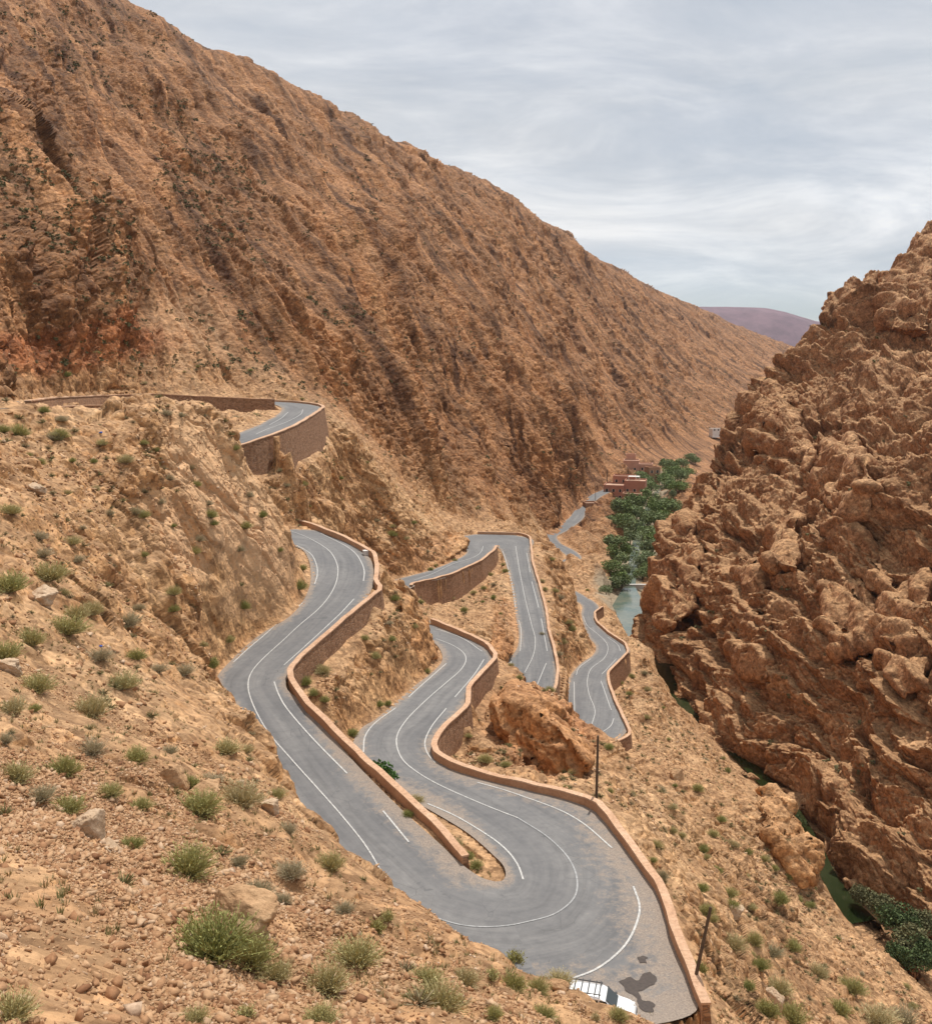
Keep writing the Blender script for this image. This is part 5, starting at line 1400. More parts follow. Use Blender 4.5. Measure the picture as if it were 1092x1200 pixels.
REG = [  # first match wins: name, test
    ('on the gravel nose inside the big hairpin', lambda x, y, r: 470 < x < 600 and 925 < y < 1035 and r < 120),
    ('on the brow beside the parked car', lambda x, y, r: x > 590 and y > 1120 and r < 48),
    ('beside the large orange boulder', lambda x, y, r: 205 < x < 345 and 1060 < y < 1160 and r < 48),
    ('in the bottom left corner', lambda x, y, r: x < 210 and y > 1040),
    ('on the near slope at the bottom centre', lambda x, y, r: 345 <= x < 600 and y > 1060 and r < 48),
    ('along the bottom edge left of centre', lambda x, y, r: x < 345 and y > 1150),
    ('on the stony brow above the road', lambda x, y, r: x > 255 and 840 < y < 1080 and r < 75),
    ('on the stones left of the rounded tan boulder', lambda x, y, r: x <= 105 and 850 < y <= 1040 and r < 60),
    ('on the stony slope right of the rounded tan boulder', lambda x, y, r: x > 105 and 850 < y <= 1060 and r < 75),
    ('near the left edge below the pale boulder', lambda x, y, r: x < 90 and 640 < y <= 850 and r < 80),
    ('on the left slope below the pale rock slab', lambda x, y, r: 90 <= x < 235 and 640 < y <= 850 and r < 110),
    ('in a crack of the pale rock slab', lambda x, y, r: 175 <= x < 345 and 478 <= y <= 700 and r < 125),
    ('at the foot of the pale rock slab by the road', lambda x, y, r: 225 <= x < 372 and 640 < y < 800 and r < 125),
    ('high on the left slope under the upper road', lambda x, y, r: x < 200 and y <= 640 and r < 125),
    ('below the wall of the first road strand', lambda x, y, r: 340 < x < 480 and 690 < y < 900 and r < 130),
    ('on the rock between second and middle road', lambda x, y, r: 480 < x < 700 and 770 < y < 930 and r < 140),
    ('on the slope inside the middle hairpin', lambda x, y, r: 478 < x < 612 and 640 < y < 790),
    ('on the slope above the middle hairpin', lambda x, y, r: 380 < x < 570 and y < 690),
    ('beneath the uppermost bend', lambda x, y, r: x <= 430 and y < 640),
    ('between the straight middle road and the lowest road', lambda x, y, r: 600 < x < 700 and 600 < y < 830),
    ('beside the lowest road bay wall', lambda x, y, r: 690 <= x < 800 and 640 < y < 860),
    ('on the spur beside the river pool', lambda x, y, r: x > 890 and y < 1080),
    ('on the slope right of the straight pole', lambda x, y, r: x > 690 and 860 <= y < 1000),
    ('on the slope right of the big hairpin wall', lambda x, y, r: x > 740 and 1000 <= y < 1100),
    ('on the lower right slope beyond the leaning pole', lambda x, y, r: x > 740 and y >= 1100),
    ('on the rocky hillside', lambda x, y, r: True)]
WORD = {'olive': 'olive', 'grey': 'grey brown', 'green': 'bright green', 'straw': 'straw coloured'}


def placed_labels(items, noun):
    """items: (key phrase, size, px, py, region). labels that say which one, by look, place and order"""
    from collections import defaultdict
    byk = defaultdict(list)
    for k, it in enumerate(items): byk[(it[0], it[4])].append(k)
    lab = [None] * len(items)
    ordw = {2: ['left', 'right'], 3: ['leftmost', 'middle', 'rightmost'], 4: ['leftmost', 'second', 'third', 'rightmost']}
    for (key, reg), ks in byk.items():
        ks.sort(key=lambda k: -items[k][1]); n = len(ks)
        if n == 1: lab[ks[0]] = f'{key} {noun} {reg}'; continue
        if n <= 4:
            for q, k in enumerate(sorted(ks, key=lambda k: items[k][2])): lab[k] = f'{ordw[n][q]} {key} {noun} {reg}'
            continue
        third = max(n // 3, 1)
        for nm_, part in (('large', ks[:third]), ('middle sized', ks[third:2 * third]), ('small', ks[2 * third:])):
            part = sorted(part, key=lambda k: items[k][2])
            if len(part) == 1: lab[part[0]] = f'only {nm_} {key} {noun} {reg}'
            elif len(part) <= 4:
                for q, k in enumerate(part): lab[k] = f'{ordw[len(part)][q]} {nm_} {key} {noun} {reg}'
            else:
                for k in part: lab[k] = f'{nm_} {key} {noun} {reg}'
    return lab


items = []
for g, r, col, px, py in BUSHES:
    d = float(np.linalg.norm(g[:2])); reg = [n for n, f in REG if f(px, py, d)][0]; items.append((WORD[col], r, px, py, reg))
for (g, r, col, px, py), lb, it in zip(BUSHES, placed_labels(items, 'bush'), items):
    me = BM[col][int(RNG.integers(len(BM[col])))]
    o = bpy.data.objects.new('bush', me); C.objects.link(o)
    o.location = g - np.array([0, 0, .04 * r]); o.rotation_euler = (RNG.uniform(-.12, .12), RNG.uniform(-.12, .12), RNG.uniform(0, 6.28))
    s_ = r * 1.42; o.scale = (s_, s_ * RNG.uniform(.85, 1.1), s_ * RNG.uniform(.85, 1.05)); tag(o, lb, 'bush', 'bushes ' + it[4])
# the broad-leaved green shrub behind the first wall
g = ground_at(452, 912)


def leaf_cloud(name, seed, mat, n, leaf, lobes, size=(1, 1, 1), low=-.6):
    r = np.random.default_rng(seed); V, F, T = [], [], []
    cs = r.normal(size=(lobes, 3)); cs /= np.linalg.norm(cs, axis=1)[:, None]; cs *= r.uniform(.25, .72, (lobes, 1)); cs[:, 2] = np.abs(cs[:, 2]) * .9 + low * .3
    rs = r.uniform(.28, .5, lobes)
    k = r.integers(0, lobes, n); d = r.normal(size=(n, 3)); d /= np.linalg.norm(d, axis=1)[:, None]
    p = (cs[k] + d * rs[k][:, None] * r.uniform(.45, 1.0, (n, 1)) ** .5) * size
    a = r.normal(size=(n, 3)) + d * .8; a /= np.linalg.norm(a, axis=1)[:, None]; b = np.cross(a, r.normal(size=(n, 3))); b /= np.linalg.norm(b, axis=1)[:, None]
    l = leaf * r.uniform(.6, 1.4, (n, 1))
    V = np.stack([p - a * l * .5, p + b * l * .32, p + a * l * .5, p - b * l * .32], 1).reshape(-1, 3); F = np.arange(n * 4).reshape(-1, 4)
    return V, F, np.repeat(r.uniform(0, 1, n), 4)


shrubm = NT('shrub_leaf'); tp = shrubm.attr('tip'); shrubm.col(shrubm.ramp(tp, (0, (.040, .085, .022)), (.6, (.070, .140, .035)), (1, (.12, .20, .055))))
if g is not None:
    V, F, T = leaf_cloud('shrub', 3, shrubm.m, 900, .2, 9)
    d = np.linalg.norm(g); o = mesh_obj('shrub', V * [1.75, 1.4, 1.3], F, shrubm.m); fattr(o, 'tip', T); o.location = g + np.array([0, .4, .55]); o.rotation_euler = (0, .5, 0)
    tag(o, 'bright green leafy shrub spilling over behind the first road wall', 'shrub')
# far scrub: too many dots to count
n = 3000
den = np.clip(.3 + fbm(X / 45, Y / 45, Z / 45, 3, 610) * 1.6, 0, 1) * (1 + 2.2 * blob(120, 300, 330, 240, 35, 100, 700)) * (PY_ < 620)
cand = (VIS & (flank > .4) & (R_ < 1500)).ravel(); w_ = (den.ravel() * cand * np.minimum(R_.ravel(), 600) ** 1.2); w_ /= w_.sum()
idx = RNG.choice(X.size, n, p=w_)
V0, F0, T0_ = leaf_cloud('scrub', 5, None, 34, .55, 5)
sz = RNG.uniform(.30, .85, n) * (1 + R_.ravel()[idx] / 900)
pos = np.stack([X.ravel()[idx], Y.ravel()[idx], Z.ravel()[idx]], 1)
extra = RNG.choice(CX.size, 260); cpos = np.stack([CX.ravel()[extra], CY.ravel()[extra], CZ.ravel()[extra]], 1)
pos = np.vstack([pos, cpos]); sz = np.concatenate([sz, RNG.uniform(.5, 1.3, 260)]); n = len(pos)
ang = RNG.uniform(0, 6.28, n); ca, sa = np.cos(ang)[:, None], np.sin(ang)[:, None]
vx = V0[None, :, 0] * ca - V0[None, :, 1] * sa; vy = V0[None, :, 0] * sa + V0[None, :, 1] * ca; vz = np.repeat(V0[None, :, 2] + .3, n, 0)
W = np.stack([vx, vy, vz * .8], -1) * sz[:, None, None] + pos[:, None]
scrubm = NT('scrub_leaf'); tp = scrubm.attr('tip'); scrubm.col(scrubm.ramp(tp, (0, (.085, .088, .040)), (1, (.19, .175, .085))))
o = mesh_obj('scrub', W.reshape(-1, 3), (F0[None] + (np.arange(n) * len(V0))[:, None, None]).reshape(-1, 4), scrubm.m); fattr(o, 'tip', np.tile(T0_, n))
tag(o, 'far scattered dark green scrub dotting the mountain slopes', 'scrub', None, 'stuff')
V1, F1, T1 = [], [], []
rb = np.random.default_rng(21)
for q in range(70):
    a0 = rb.uniform(0, 6.28); el = rb.uniform(.15, 1.35); d = np.array([np.cos(a0) * np.cos(el), np.sin(a0) * np.cos(el), np.sin(el) * .8]); L0 = rb.uniform(.6, 1.0)
    sd_ = np.cross(d, rb.normal(size=3)); sd_ /= np.linalg.norm(sd_); p0 = np.array([rb.uniform(-.15, .15), rb.uniform(-.15, .15), 0]); p1 = p0 + d * L0
    k0 = len(V1); V1 += [p0 - sd_ * .03, p0 + sd_ * .03, p1 + sd_ * .02, p1 - sd_ * .02]; F1.append([k0, k0 + 1, k0 + 2, k0 + 3]); T1 += [.1, .1, .95, .95]
V1, F1, T1 = np.array(V1), np.array(F1), np.array(T1)
n = 1500; w_ = ((VIS & (dist > 1.2) & (R_ > 20) & (R_ < 330) & (valley < .3) & (riv > 6) & (slab < .3) & (wd > 1)) * np.minimum(R_, 170) ** 2 * (patch2 * .8 + .15) * (1 - .5 * flank)).ravel(); w_ /= w_.sum()
idx = RNG.choice(X.size, n, p=w_); pos = np.stack([X.ravel()[idx], Y.ravel()[idx], Z.ravel()[idx]], 1); sz = RNG.uniform(.16, .5, n) * (1 + .4 * (R_.ravel()[idx] > 90)); ang = RNG.uniform(0, 6.28, n); ca, sa = np.cos(ang)[:, None], np.sin(ang)[:, None]
W = np.stack([V1[None, :, 0] * ca - V1[None, :, 1] * sa, V1[None, :, 0] * sa + V1[None, :, 1] * ca, np.repeat(V1[None, :, 2], n, 0)], -1) * sz[:, None, None] + pos[:, None]
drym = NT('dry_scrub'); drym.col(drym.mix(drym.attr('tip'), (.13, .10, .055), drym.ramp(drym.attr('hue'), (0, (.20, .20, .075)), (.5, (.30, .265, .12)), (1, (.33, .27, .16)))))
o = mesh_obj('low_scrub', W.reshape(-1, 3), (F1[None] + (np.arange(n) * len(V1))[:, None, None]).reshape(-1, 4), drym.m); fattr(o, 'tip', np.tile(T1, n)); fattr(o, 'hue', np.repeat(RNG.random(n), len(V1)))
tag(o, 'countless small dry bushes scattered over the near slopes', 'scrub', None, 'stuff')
# short dry grass and seedlings between the near stones
n = 1500; w_ = ((VIS & (dist > .6) & (R_ < 75) & (R_ > 16)) * np.minimum(R_, 60) ** 1.8 * (patch2 + .1) * np.clip(1.1 - patchn, 0, 1)).ravel(); w_ /= w_.sum(); idx = RNG.choice(X.size, n, p=w_)
pos = np.stack([X.ravel()[idx], Y.ravel()[idx], Z.ravel()[idx]], 1); gv, gf, gt = [], [], []
rr = np.random.default_rng(9)
m_ = 16; a_ = rr.uniform(0, 6.28, (n, m_)); sp_ = rr.uniform(.15, .8, (n, m_)); h_ = rr.uniform(.06, .20, (n, 1)) * rr.uniform(.6, 1.2, (n, m_))
root = pos[:, None] + np.stack([np.cos(a_) * .05, np.sin(a_) * .05, 0 * a_], -1); tipp = root + np.stack([np.cos(a_) * sp_ * h_, np.sin(a_) * sp_ * h_, h_], -1)
sd = np.stack([-np.sin(a_), np.cos(a_), 0 * a_], -1) * .012
gv = np.stack([root - sd, root + sd, tipp], 2).reshape(-1, 3); gf = np.arange(n * m_ * 3).reshape(-1, 3)
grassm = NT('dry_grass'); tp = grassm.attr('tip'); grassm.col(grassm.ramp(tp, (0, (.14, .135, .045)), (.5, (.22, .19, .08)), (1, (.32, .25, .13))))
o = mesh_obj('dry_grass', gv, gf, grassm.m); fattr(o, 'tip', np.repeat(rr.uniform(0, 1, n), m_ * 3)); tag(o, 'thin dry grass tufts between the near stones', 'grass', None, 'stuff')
print('bushes', len(BUSHES), time.time() - T0)

#@@TREES
crownm = NT('tree_leaf'); tp = crownm.attr('tip'); rn = crownm.rnd()
crownm.col(crownm.mix(rn, crownm.ramp(tp, (0, (.10, .15, .045)), (1, (.25, .32, .11))), crownm.ramp(tp, (0, (.14, .18, .09)), (1, (.29, .33, .19)))))
barkm = NT('bark'); barkm.col((.13, .095, .07))


def tree_proto(seed, slim):
    V, F, T = leaf_cloud('crown', seed, None, 1300, .15, 18, (slim * 1.25, slim * 1.25, 1.0), -.5)
    me = bpy.data.meshes.new('crown'); me.from_pydata([tuple(v) for v in V], [], [tuple(int(k) for k in f) for f in F]); me.materials.append(crownm.m)
    at = me.attributes.new('tip', 'FLOAT', 'POINT'); at.data.foreach_set('value', T.astype(np.float32))
    r = random.Random(seed); bm = bmesh.new()

    def limb(p, q, r0, r1):
        d = (q - p).normalized(); u = d.orthogonal().normalized(); w = d.cross(u); ring = []
        for c_, rr_ in ((p, r0), (q, r1)): ring.append([bm.verts.new(c_ + (u * math.cos(t) + w * math.sin(t)) * rr_) for t in [k * 1.2566 for k in range(5)]])
        for k in range(5): bm.faces.new((ring[0][k], ring[0][(k + 1) % 5], ring[1][(k + 1) % 5], ring[1][k]))
    limb(Vector((0, 0, -1.0)), Vector((.02, .01, -.25)), .06, .045); limb(Vector((.02, .01, -.25)), Vector((0, .03, .45)), .045, .02)
    for k in range(6):
        a = r.uniform(0, 6.28); limb(Vector((.01, .01, r.uniform(-.4, .2))), Vector((math.cos(a) * .5 * slim, math.sin(a) * .5 * slim, r.uniform(.1, .5))), .025, .01)
    mt = bpy.data.meshes.new('trunk'); bm.to_mesh(mt); bm.free(); mt.materials.append(barkm.m)
    return me, mt


TP = [tree_proto(200 + k, s_) for k, s_ in enumerate((.95, .8, 1.05, .55, .9))]
TREES = []
POLY = [((716, 640), (752, 640), (748, 600), (735, 590), (712, 605)),]
def add_tree(px, py, hpx, k=None):
    m = (np.abs(PX - px) < 4) & (np.abs(PY_ - py) < 4)
    idx = np.argwhere(m & (Y > 280))
    if len(idx) == 0: print('tree lost', px, py); return
    q = idx[len(idx) // 2]; g = np.array([X[q[0], q[1]], Y[q[0], q[1]], Z[q[0], q[1]]]); TREES.append((g, hpx / FPX * np.linalg.norm(g), px, py, k))


rt = random.Random(3)
for px, py, h in [(716, 690, 22), (722, 684, 26), (728, 692, 24), (714, 672, 22), (726, 668, 24), (719, 660, 24), (733, 676, 20), (714, 648, 24), (724, 650, 26), (733, 655, 22), (718, 636, 26), (728, 636, 26), (738, 640, 22), (716, 622, 24), (726, 622, 26), (736, 624, 26), (744, 628, 20), (722, 608, 26), (732, 606, 28), (742, 610, 26), (750, 612, 20), (728, 600, 24), (740, 596, 26), (750, 598, 24), (746, 586, 24), (756, 590, 22),
                  (752, 668, 22), (758, 664, 24), (752, 682, 20), (758, 676, 22), (764, 652, 26), (756, 650, 24), (770, 642, 24), (762, 636, 26), (754, 634, 20), (774, 630, 24), (766, 622, 26), (758, 618, 22), (778, 616, 24), (770, 608, 24), (762, 604, 22), (783, 606, 24), (776, 596, 22), (768, 592, 18), (786, 596, 18), (792, 604, 16), (711, 700, 16),
                  (778, 568, 22), (788, 564, 24), (796, 562, 20), (772, 572, 18), (784, 578, 20), (792, 580, 18), (780, 556, 20), (790, 552, 20), (800, 550, 16), (808, 545, 14), (814, 541, 12), (762, 578, 20), (757, 572, 20), (768, 566, 16), (752, 564, 18), (799, 572, 14), (788, 588, 14), (805, 556, 14), ]:
    add_tree(px, py, h)
treg = lambda px, py: ('beside the weir' if py > 662 else 'on the left bank under the pink houses' if px < 740 and py < 620 and py > 575 else 'on the left river bank' if px < 747 and py >= 575 else 'on the right river bank by the cliff' if py >= 590 else 'at the far bend of the valley' if px > 748 else 'next to the valley road')
items = [('tall' if h > 9.2 else 'low', h, px, py, treg(px, py)) for g, h, px, py, k in TREES]
for (g, h, px, py, k), lb, it in zip(TREES, placed_labels(items, 'green tree'), items):
    mc, mt = TP[rt.randrange(len(TP))]
    t = empty('tree', g - np.array([0, 0, .3]), lb, 'tree', 'trees ' + it[4], rt.uniform(0, 6.28)); s_ = h / 2 * 1.1
    for nm_, me in (('crown', mc), ('trunk', mt)):
        o = bpy.data.objects.new(nm_, me); C.objects.link(o); o.parent = t; o.location = (0, 0, s_ * .82); o.scale = (s_ * 1.05, s_ * 1.05, s_)
shrubd = NT('riverside_leaf'); tp = shrubd.attr('tip'); shrubd.col(shrubd.ramp(tp, (0, (.040, .062, .022)), (1, (.110, .145, .055))))
# river-side bushes at the lower right
for k, (px, py, w, cl_, lb) in enumerate([(1030, 1062, 36, 'grey', 'dark grey riverside bush nearest the green pool'), (1052, 1080, 40, 'green', 'dark green riverside bush right of the sand bar'), (1066, 1104, 44, 'grey', 'grey leafed riverside bush near the right edge'), (1082, 1122, 40, 'green', 'lowest dark green riverside bush at the right edge'),
                                           (1010, 1052, 26, 'grey', 'low grey bush on rocks above the green pool'), (932, 962, 18, 'green', 'bright green bush in the notch at the end of the river slot'), (1050, 1120, 30, 'green', 'green riverside bush below the sand bar'), (1078, 1080, 34, 'grey', 'grey bush against the cliff foot at right'), (792, 806, 10, 'green', 'small green bush at the water under the cliff')]):
    g = Pz(px, py, -84.5); d = np.linalg.norm(g)
    V, F, T = leaf_cloud('shrub', 60 + k, None, 2600, .12, 14); s_ = w / FPX * d / 2 * 1.15
    o = mesh_obj('shrub', V * s_, F, {'grey': scrubm.m, 'green': shrubd.m}[cl_]); fattr(o, 'tip', T); o.location = g + np.array([0, 0, .3]); tag(o, lb, 'shrub')

#@@VILLAGE
def clay(name, c): 
    M = NT(name); p = M.pos(); M.col(M.mix(1.0, M.ramp(M.noise(p, .5, 4, .6), (.3, tuple(q * .8 for q in c)), (.7, c)), M.ramp(M.noise(p, 3, 5, .7), (.3, (.85, .85, .85)), (.7, (1.08, 1.08, 1.08))), 'MULTIPLY')); return M.m


clayr = clay('red_clay', (.46, .21, .14)); clayp = clay('pink_clay', (.54, .30, .215)); clayb = clay('brown_clay', (.38, .21, .13)); roofm = clay('roof_earth', (.50, .32, .23)); whitem = clay('white_wash', (.74, .70, .66)); darkm = clay('dark_opening', (.03, .025, .022))


def box(bm, x0, x1, y0, y1, z0, z1):
    vs = [bm.verts.new(p) for p in ((x0, y0, z0), (x1, y0, z0), (x1, y1, z0), (x0, y1, z0), (x0, y0, z1), (x1, y0, z1), (x1, y1, z1), (x0, y1, z1))]
    for f in ((0, 3, 2, 1), (4, 5, 6, 7), (0, 1, 5, 4), (1, 2, 6, 5), (2, 3, 7, 6), (3, 0, 4, 7)): bm.faces.new([vs[k] for k in f])


def bobj(name, boxes, mat, parent, bev=0.0):
    bm = bmesh.new()
    for b in boxes: box(bm, *b)
    if bev: bmesh.ops.bevel(bm, geom=bm.edges[:], offset=bev, segments=2, affect='EDGES', profile=.6)
    me = bpy.data.meshes.new(name); bm.to_mesh(me); bm.free(); me.materials.append(mat); o = bpy.data.objects.new(name, me); C.objects.link(o); o.parent = parent; return o


def house(px, py, Yd, rz, blocks, label, mat, windows=True, cat='house'):
    g = PY(px, py, Yd); e = empty('house', tuple(g), label, cat, 'clay houses in the valley', rz); e.scale = (1.25, 1.25, 1.25)
    for (x0, x1, y0, y1, h) in blocks:
        w = bobj('wall', [(x0, x1, y0, y1, -4, h)], mat, e)
        t = .3
        bobj('parapet', [(x0, x1, y0, y0 + t, h + .003, h + .7), (x0, x1, y1 - t, y1, h + .003, h + .7), (x0, x0 + t, y0 + t, y1 - t, h + .003, h + .7), (x1 - t, x1, y0 + t, y1 - t, h + .003, h + .7)], mat, e)
        bobj('roof', [(x0 + t, x1 - t, y0 + t, y1 - t, h + .003, h + .12)], roofm, e)
        if windows:
            nn = max(int((x1 - x0) / 3), 1)
            for s_ in range(max(int(h // 3), 1)):
                for k in range(nn):
                    cx = x0 + (k + .5) * (x1 - x0) / nn; zz = 1.1 + s_ * 3
                    bobj('window', [(cx - .5, cx + .5, y0 - .04, y0 + .1, zz, zz + 1.3)], darkm, e); bobj('window_frame', [(cx - .62, cx - .5, y0 - .07, y0, zz - .1, zz + 1.4), (cx + .5, cx + .62, y0 - .07, y0, zz - .1, zz + 1.4)], whitem, e)
    return e


h1 = house(731, 586, 555, -.25, [(-9, 0, -4, 7, 6.5), (0.01, 9.5, -2, 8, 8.5), (-6, 4, 7.01, 14, 9.5), (3, 9, -7, -2.01, 3)], 'largest red clay guesthouse with flat roof terraces beside the road', clayr)
bobj('canopy', [(1.5, 6.5, 1, 5, 10.6, 10.75)], whitem, h1); bobj('canopy_post', [(1.5, 1.65, 1, 1.15, 8.6, 10.6), (6.35, 6.5, 1, 1.15, 8.6, 10.6), (1.5, 1.65, 4.85, 5, 8.6, 10.6), (6.35, 6.5, 4.85, 5, 8.6, 10.6)], whitem, h1)
h2 = house(746, 553, 640, -.2, [(-7, 1, -3, 6, 5.5), (1.01, 8, -1, 7, 3.6), (-6, -1, 6.01, 10, 8)], 'upper pink clay house behind the guesthouse', clayp)
h3 = house(764, 556, 610, .2, [(-3, 3, -3, 3, 3.2)], 'small brown clay hut by the road bend past the houses', clayb)
h4 = house(698, 603, 500, .1, [(-5, 0, -3, 3, 4.6), (.01, 4, -2, 3, 3.2)], 'low stepped brown clay house at the roadside below the guesthouse', clayb)
h5 = house(735, 586, 530, -.25, [(-2, 6, -3, 3, 2.6)], 'low lean to with a pale roof in front of the guesthouse', clayb)
h6 = house(846, 506, 930, .1, [(-9, 9, -4, 4, 1.9)], 'distant long pale building at the mouth of the valley', whitem)
h7 = house(712, 528, 700, .1, [(-2.5, 2.5, -1.5, 1.5, 1.6)], 'tiny pale hut alone on the mountainside above the village', whitem, False)
wg = Pz(738, 686, -82.1); we = empty('weir', tuple(wg), 'low pale concrete weir across the river below the trees', 'weir')
bobj('sill', [(-6.5, 6.5, -.5, .5, -1.5, .45)], whitem, we, .08); bobj('abutment', [(-8, -6.5, -1, 1.2, -1.5, 1.3)], whitem, we, .08); bobj('abutment', [(6.5, 8, -1, 1.2, -1.5, 1.3)], whitem, we, .08)

#@@POLES
woodm = NT('pole_wood'); wp = woodm.gen(); woodm.col(woodm.ramp(woodm.noise(woodm.mapping(wp, (6, 6, .6)), 2, 5, .7), (.3, (.055, .038, .026)), (.7, (.13, .088, .06))))


def pole(base, top, r0, label):
    base, top = Vector(base), Vector(top); L = (top - base).length
    bm = bmesh.new(); rings = []
    for k in range(9):
        t = k / 8; rr_ = r0 * (1 - .3 * t); rings.append([bm.verts.new((math.cos(a) * rr_, math.sin(a) * rr_, -1.2 + (L + 1.2) * t)) for a in [q * math.pi / 6 for q in range(12)]])
    for a_, b_ in zip(rings, rings[1:]):
        for q in range(12): bm.faces.new((a_[q], a_[(q + 1) % 12], b_[(q + 1) % 12], b_[q]))
    bm.faces.new(rings[-1]); me = bpy.data.meshes.new('wooden_pole'); bm.to_mesh(me); bm.free(); me.materials.append(woodm.m)
    o = bpy.data.objects.new('wooden_pole', me); C.objects.link(o); o.location = base; o.rotation_euler = (top - base).to_track_quat('Z', 'Y').to_euler(); return tag(o, label, 'pole')


b_ = PY(698.5, 941, 76.6); pole(b_, PY(700.5, 862, 76.6 - .3), .13, 'upright bare wooden pole standing against the wall of the big hairpin')
b_ = PY(809, 1172, 51.6); pole(b_, PY(832.5, 1063, 52.4), .12, 'leaning bare wooden pole at the near end of the hairpin wall')
pole(Pz(697.5, 587, -75.2), PY(697.5, 566, 525), .16, 'thin dark utility pole at the roadside before the guesthouse')
pole(PY(711, 572, 570), PY(711, 551, 570), .28, 'dark post beside the mountain foot left of the guesthouse')

#@@CAR
carp = NT('car_paint'); carp.col((.78, .79, .80)); carp.rough(.28); carp.b.inputs['Specular IOR Level'].default_value = .5; carp.b.inputs['Coat Weight'].default_value = .6
glass = NT('car_glass'); glass.col((.015, .022, .022)); glass.rough(.06); glass.b.inputs['Specular IOR Level'].default_value = .7
rub = NT('car_rubber'); rub.col((.02, .02, .021)); rub.rough(.8)
trim = NT('car_trim'); trim.col((.05, .05, .052)); trim.rough(.6)
rimm = NT('wheel_rim'); rimm.col((.5, .5, .52)); rimm.b.inputs['Metallic'].default_value = .8; rimm.rough(.35)
lampm = NT('lamp_glass'); lampm.col((.7, .7, .68)); lampm.rough(.1)
redl = NT('tail_lamp'); redl.col((.45, .02, .015)); redl.rough(.15)


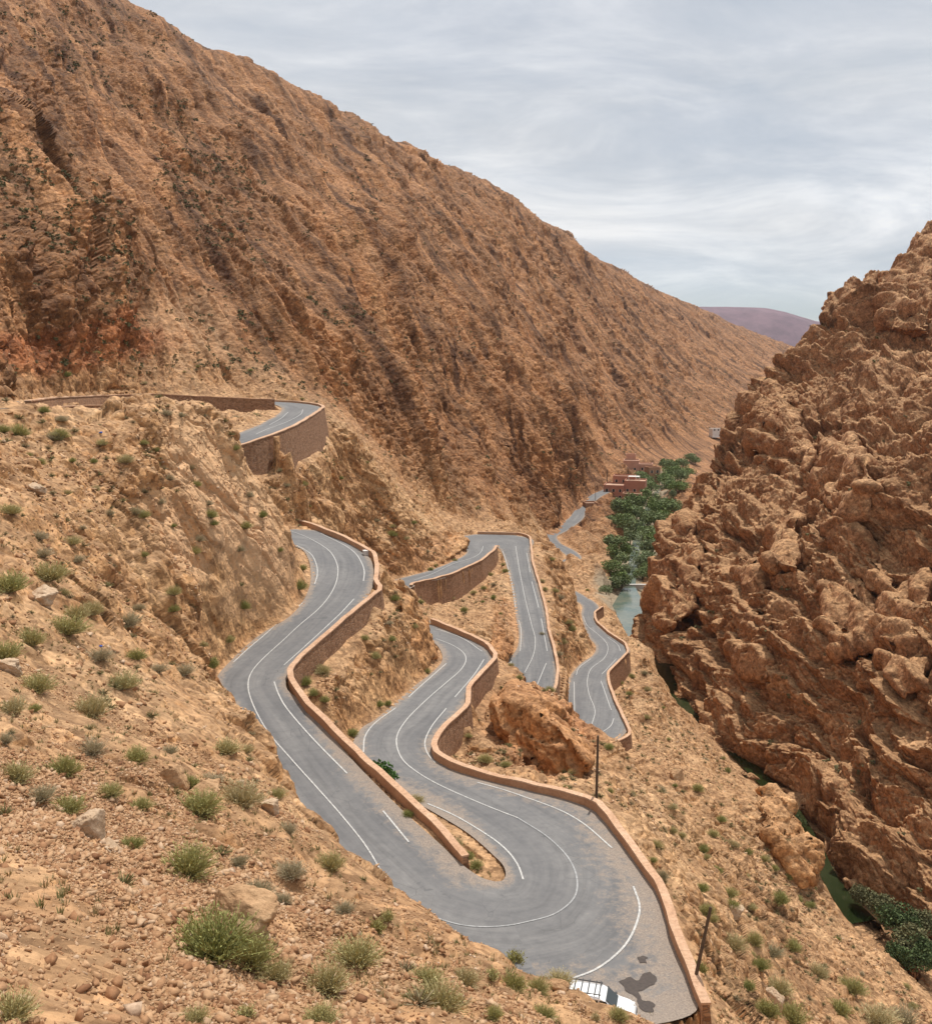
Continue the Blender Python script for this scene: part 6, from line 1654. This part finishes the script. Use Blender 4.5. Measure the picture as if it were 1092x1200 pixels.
def car(loc, rz):
    e = empty('parked_car', loc, 'white parked car with roof rack half hidden behind the near brow', 'car', None, rz); e.scale = (.94, .94, .94)
    # side outline, front at +x: (x, z, half width)
    L = [(-2.02, .45), (-2.05, .95), (-1.98, 1.1), (-1.86, 1.72), (-1.70, 1.80), (-.6, 1.83), (.15, 1.78), (.38, 1.70), (1.05, 1.12), (1.15, 1.08), (1.75, .96), (2.0, .80), (2.08, .55), (2.05, .32)]
    xs_ = np.array([p[0] for p in L]); zs_ = np.array([p[1] for p in L])
    bm = bmesh.new(); st = np.linspace(-2.05, 2.08, 46); rows = []
    top = lambda x: float(np.interp(x, [-2.05, -1.97, -1.84, -1.68, -.6, .15, .36, 1.04, 1.2, 1.75, 1.98, 2.08], [.9, 1.12, 1.70, 1.80, 1.83, 1.79, 1.70, 1.12, 1.07, .95, .8, .58]))
    for x in st:
        zt = top(x); zb = float(np.interp(abs(x), [0, 1.7, 2.08], [.26, .28, .42])); w = .86 * (1 - .10 * smooth(1.5, 2.1, abs(x))); belt = min(1.02, zt - .03)
        wt = w - max(zt - 1.02, 0) * .20
        pr = [(w * .90, zb), (w * .985, zb + .12), (w, .62), (w * .985, belt - .05), (w * .965, belt)]
        pr += [(w * .965 + (wt - w * .965) * .5, belt + (zt - belt) * .5), (wt, zt - .07 if zt > 1.2 else zt - .02), (wt - .10, zt - .012), (wt * .5, zt + .015), (0, zt + .02)]
        rows.append([bm.verts.new((x, s_ * a, b)) for s_, seq in ((1, pr), (-1, pr[-2::-1])) for a, b in seq])
    for r0, r1 in zip(rows, rows[1:]):
        for q in range(len(r0) - 1): bm.faces.new((r0[q], r0[q + 1], r1[q + 1], r1[q]))
        bm.faces.new((r0[-1], r0[0], r1[0], r1[-1]))
    bm.faces.new(rows[0]); bm.faces.new(rows[-1][::-1]); bmesh.ops.recalc_face_normals(bm, faces=bm.faces)
    me = bpy.data.meshes.new('body'); bm.to_mesh(me); bm.free(); me.materials.append(carp.m)
    for p in me.polygons: p.use_smooth = True
    me.set_sharp_from_angle(angle=.6)
    body = bpy.data.objects.new('body', me); C.objects.link(body); body.parent = e

    def sheet(name, quad_, mat, off=.012, th=.02, parent=e):
        q = [Vector(p) for p in quad_]; n = (q[1] - q[0]).cross(q[3] - q[0]).normalized()
        V = [p + n * off for p in q] + [p + n * (off - th) for p in q]; F = [(0, 1, 2, 3), (7, 6, 5, 4)] + [(k, k + 4, (k + 1) % 4 + 4, (k + 1) % 4) for k in range(4)]
        return fixn(mesh_obj(name, V, F, mat, parent))
    sheet('windscreen', [(1.0, -.70, 1.165), (1.0, .70, 1.165), (.40, .62, 1.70), (.40, -.62, 1.70)], glass.m, .02)
    sheet('rear_window', [(-1.965, .66, 1.15), (-1.965, -.66, 1.15), (-1.865, -.62, 1.66), (-1.865, .62, 1.66)], glass.m, .02)
    for s_ in (1, -1):
        for (x0, x1, x0t, x1t) in ((-.02, .90, .05, .42), (-.98, -.10, -.94, -.03), (-1.80, -1.06, -1.70, -1.02)):
            yb, yt = .845 * s_, .725 * s_
            qd = [(x0, yb, 1.05), (x1, yb, 1.06), (x1t, yt, 1.66), (x0t, yt, 1.66)]
            if s_ > 0: qd = qd[::-1]
            sheet('side_window', qd, glass.m, .012)
        dq = [(-.04, .872 * s_, .40), (.98, .868 * s_, .40), (.98, .860 * s_, .98), (-.04, .862 * s_, .98)]
        dr = sheet('door', dq if s_ < 0 else dq[::-1], carp.m, .012); bobj('handle', [(.02, .2, .878 * s_ - .02, .878 * s_ + .02, .88, .92)], trim.m, dr)
        dq = [(-1.0, .872 * s_, .40), (-.07, .872 * s_, .40), (-.07, .862 * s_, .98), (-1.0, .862 * s_, .98)]
        dr = sheet('door', dq if s_ < 0 else dq[::-1], carp.m, .012); bobj('handle', [(-.95, -.78, .878 * s_ - .02, .878 * s_ + .02, .88, .92)], trim.m, dr)
        bobj('mirror', [(.78, .92, .90 * s_ - .09, .90 * s_ + .09, 1.06, 1.22)], trim.m, e, .03)
        bobj('headlight', [(1.78, 1.98, .66 * s_ - .14, .66 * s_ + .14, .74, .90)], lampm.m, e, .04); bobj('tail_light', [(-2.07, -1.95, .74 * s_ - .07, .74 * s_ + .07, .85, 1.35)], redl.m, e, .02)
        bobj('roof_rail', [(-1.55, .1, .58 * s_ - .025, .58 * s_ + .025, 1.90, 1.94), (-1.5, -1.44, .58 * s_ - .02, .58 * s_ + .02, 1.78, 1.90), (0, .06, .58 * s_ - .02, .58 * s_ + .02, 1.78, 1.90)], trim.m, e)
        for x in (-1.28, 1.32):
            V, F = [], []
            for k, (rr_, yy) in enumerate(((.20, .0), (.29, .0), (.31, .03), (.31, .17), (.29, .2), (.20, .2))):
                V += [(x + math.cos(t) * rr_, s_ * (.70 + yy), .31 + math.sin(t) * rr_) for t in [q * math.pi / 14 for q in range(28)]]
            for k in range(6):
                for q in range(28): F.append((k * 28 + q, k * 28 + (q + 1) % 28, ((k + 1) % 6) * 28 + (q + 1) % 28, ((k + 1) % 6) * 28 + q))
            wl = empty('wheel', (0, 0, 0), None, None); wl.parent = e
            fixn(mesh_obj('tyre', V, F, rub.m, wl))
            V = [(x, s_ * .89, .31)] + [(x + math.cos(t) * .2, s_ * (.86 if q % 4 else .885), .31 + math.sin(t) * .2) for q, t in enumerate([q * math.pi / 14 for q in range(28)])]
            fixn(mesh_obj('rim', V, [(0, q + 1, (q + 1) % 28 + 1) for q in range(28)], rimm.m, wl))
    bobj('roof_bar', [(x - .03, x + .03, -.62, .62, 1.945, 1.985) for x in (-1.45, -1.05, -.65, -.25, .02)], trim.m, e)
    bobj('bumper', [(1.92, 2.12, -.74, .74, .36, .58)], trim.m, e, .05); bobj('bumper', [(-2.14, -1.98, -.76, .76, .36, .60)], trim.m, e, .05)
    bobj('number_plate', [(2.12, 2.135, -.26, .26, .44, .55)], whitem, e)
    return e


cq = on_road(702, 1194)
if cq is not None: car(tuple(cq), math.radians(-14))
else: print('car lost')

#@@SMALL
bluem = NT('blue_plastic'); bluem.col((.02, .09, .42)); bluem.rough(.4)
for (px, py, w, lb) in ((120, 757, 7, 'crumpled blue plastic bag on the slope left of the curve'), (120, 506, 6, 'blue plastic bag on the slope under the upper road')):
    g = ground_at(px, py)
    if g is None: continue
    V, F = hull(26, px); s_ = w / FPX * np.linalg.norm(g) / 2; V = V * (1 + .25 * fbm(V[:, 0] * 3, V[:, 1] * 3, V[:, 2] * 3, 3, 5)[:, None])
    o = mesh_obj('plastic_bag', V * s_, F, bluem.m); o.location = g + np.array([0, 0, s_ * .4]); tag(o, lb, 'bag')
g = on_road(430, 650)
if g is not None:
    e = empty('concrete_block', tuple(g), 'small pale concrete block against the first wall at its upper corner', 'block', None, .4); bobj('block', [(-.5, .5, -.35, .35, -.1, .55)], whitem, e, .05); bobj('cap', [(-.56, .56, -.41, .41, .553, .65)], whitem, e, .03)
#@@HAZE
hz = NT('air'); hz.t.nodes.remove(hz.b)
pv = hz.n('ShaderNodeVolumePrincipled'); pv.inputs['Density'].default_value = .00003; pv.inputs['Color'].default_value = (.80, .86, .95, 1); pv.inputs['Anisotropy'].default_value = .2
hz.l(pv.outputs[0], hz.out.inputs['Volume'])
bm = bmesh.new(); box(bm, -3500, 7000, -120, 9500, -560, 760); me = bpy.data.meshes.new('haze'); bm.to_mesh(me); bm.free(); me.materials.append(hz.m)
o = bpy.data.objects.new('haze', me); C.objects.link(o); tag(o, 'thin pale haze filling the valley air', 'haze', None, 'stuff')
print('built', time.time() - T0)
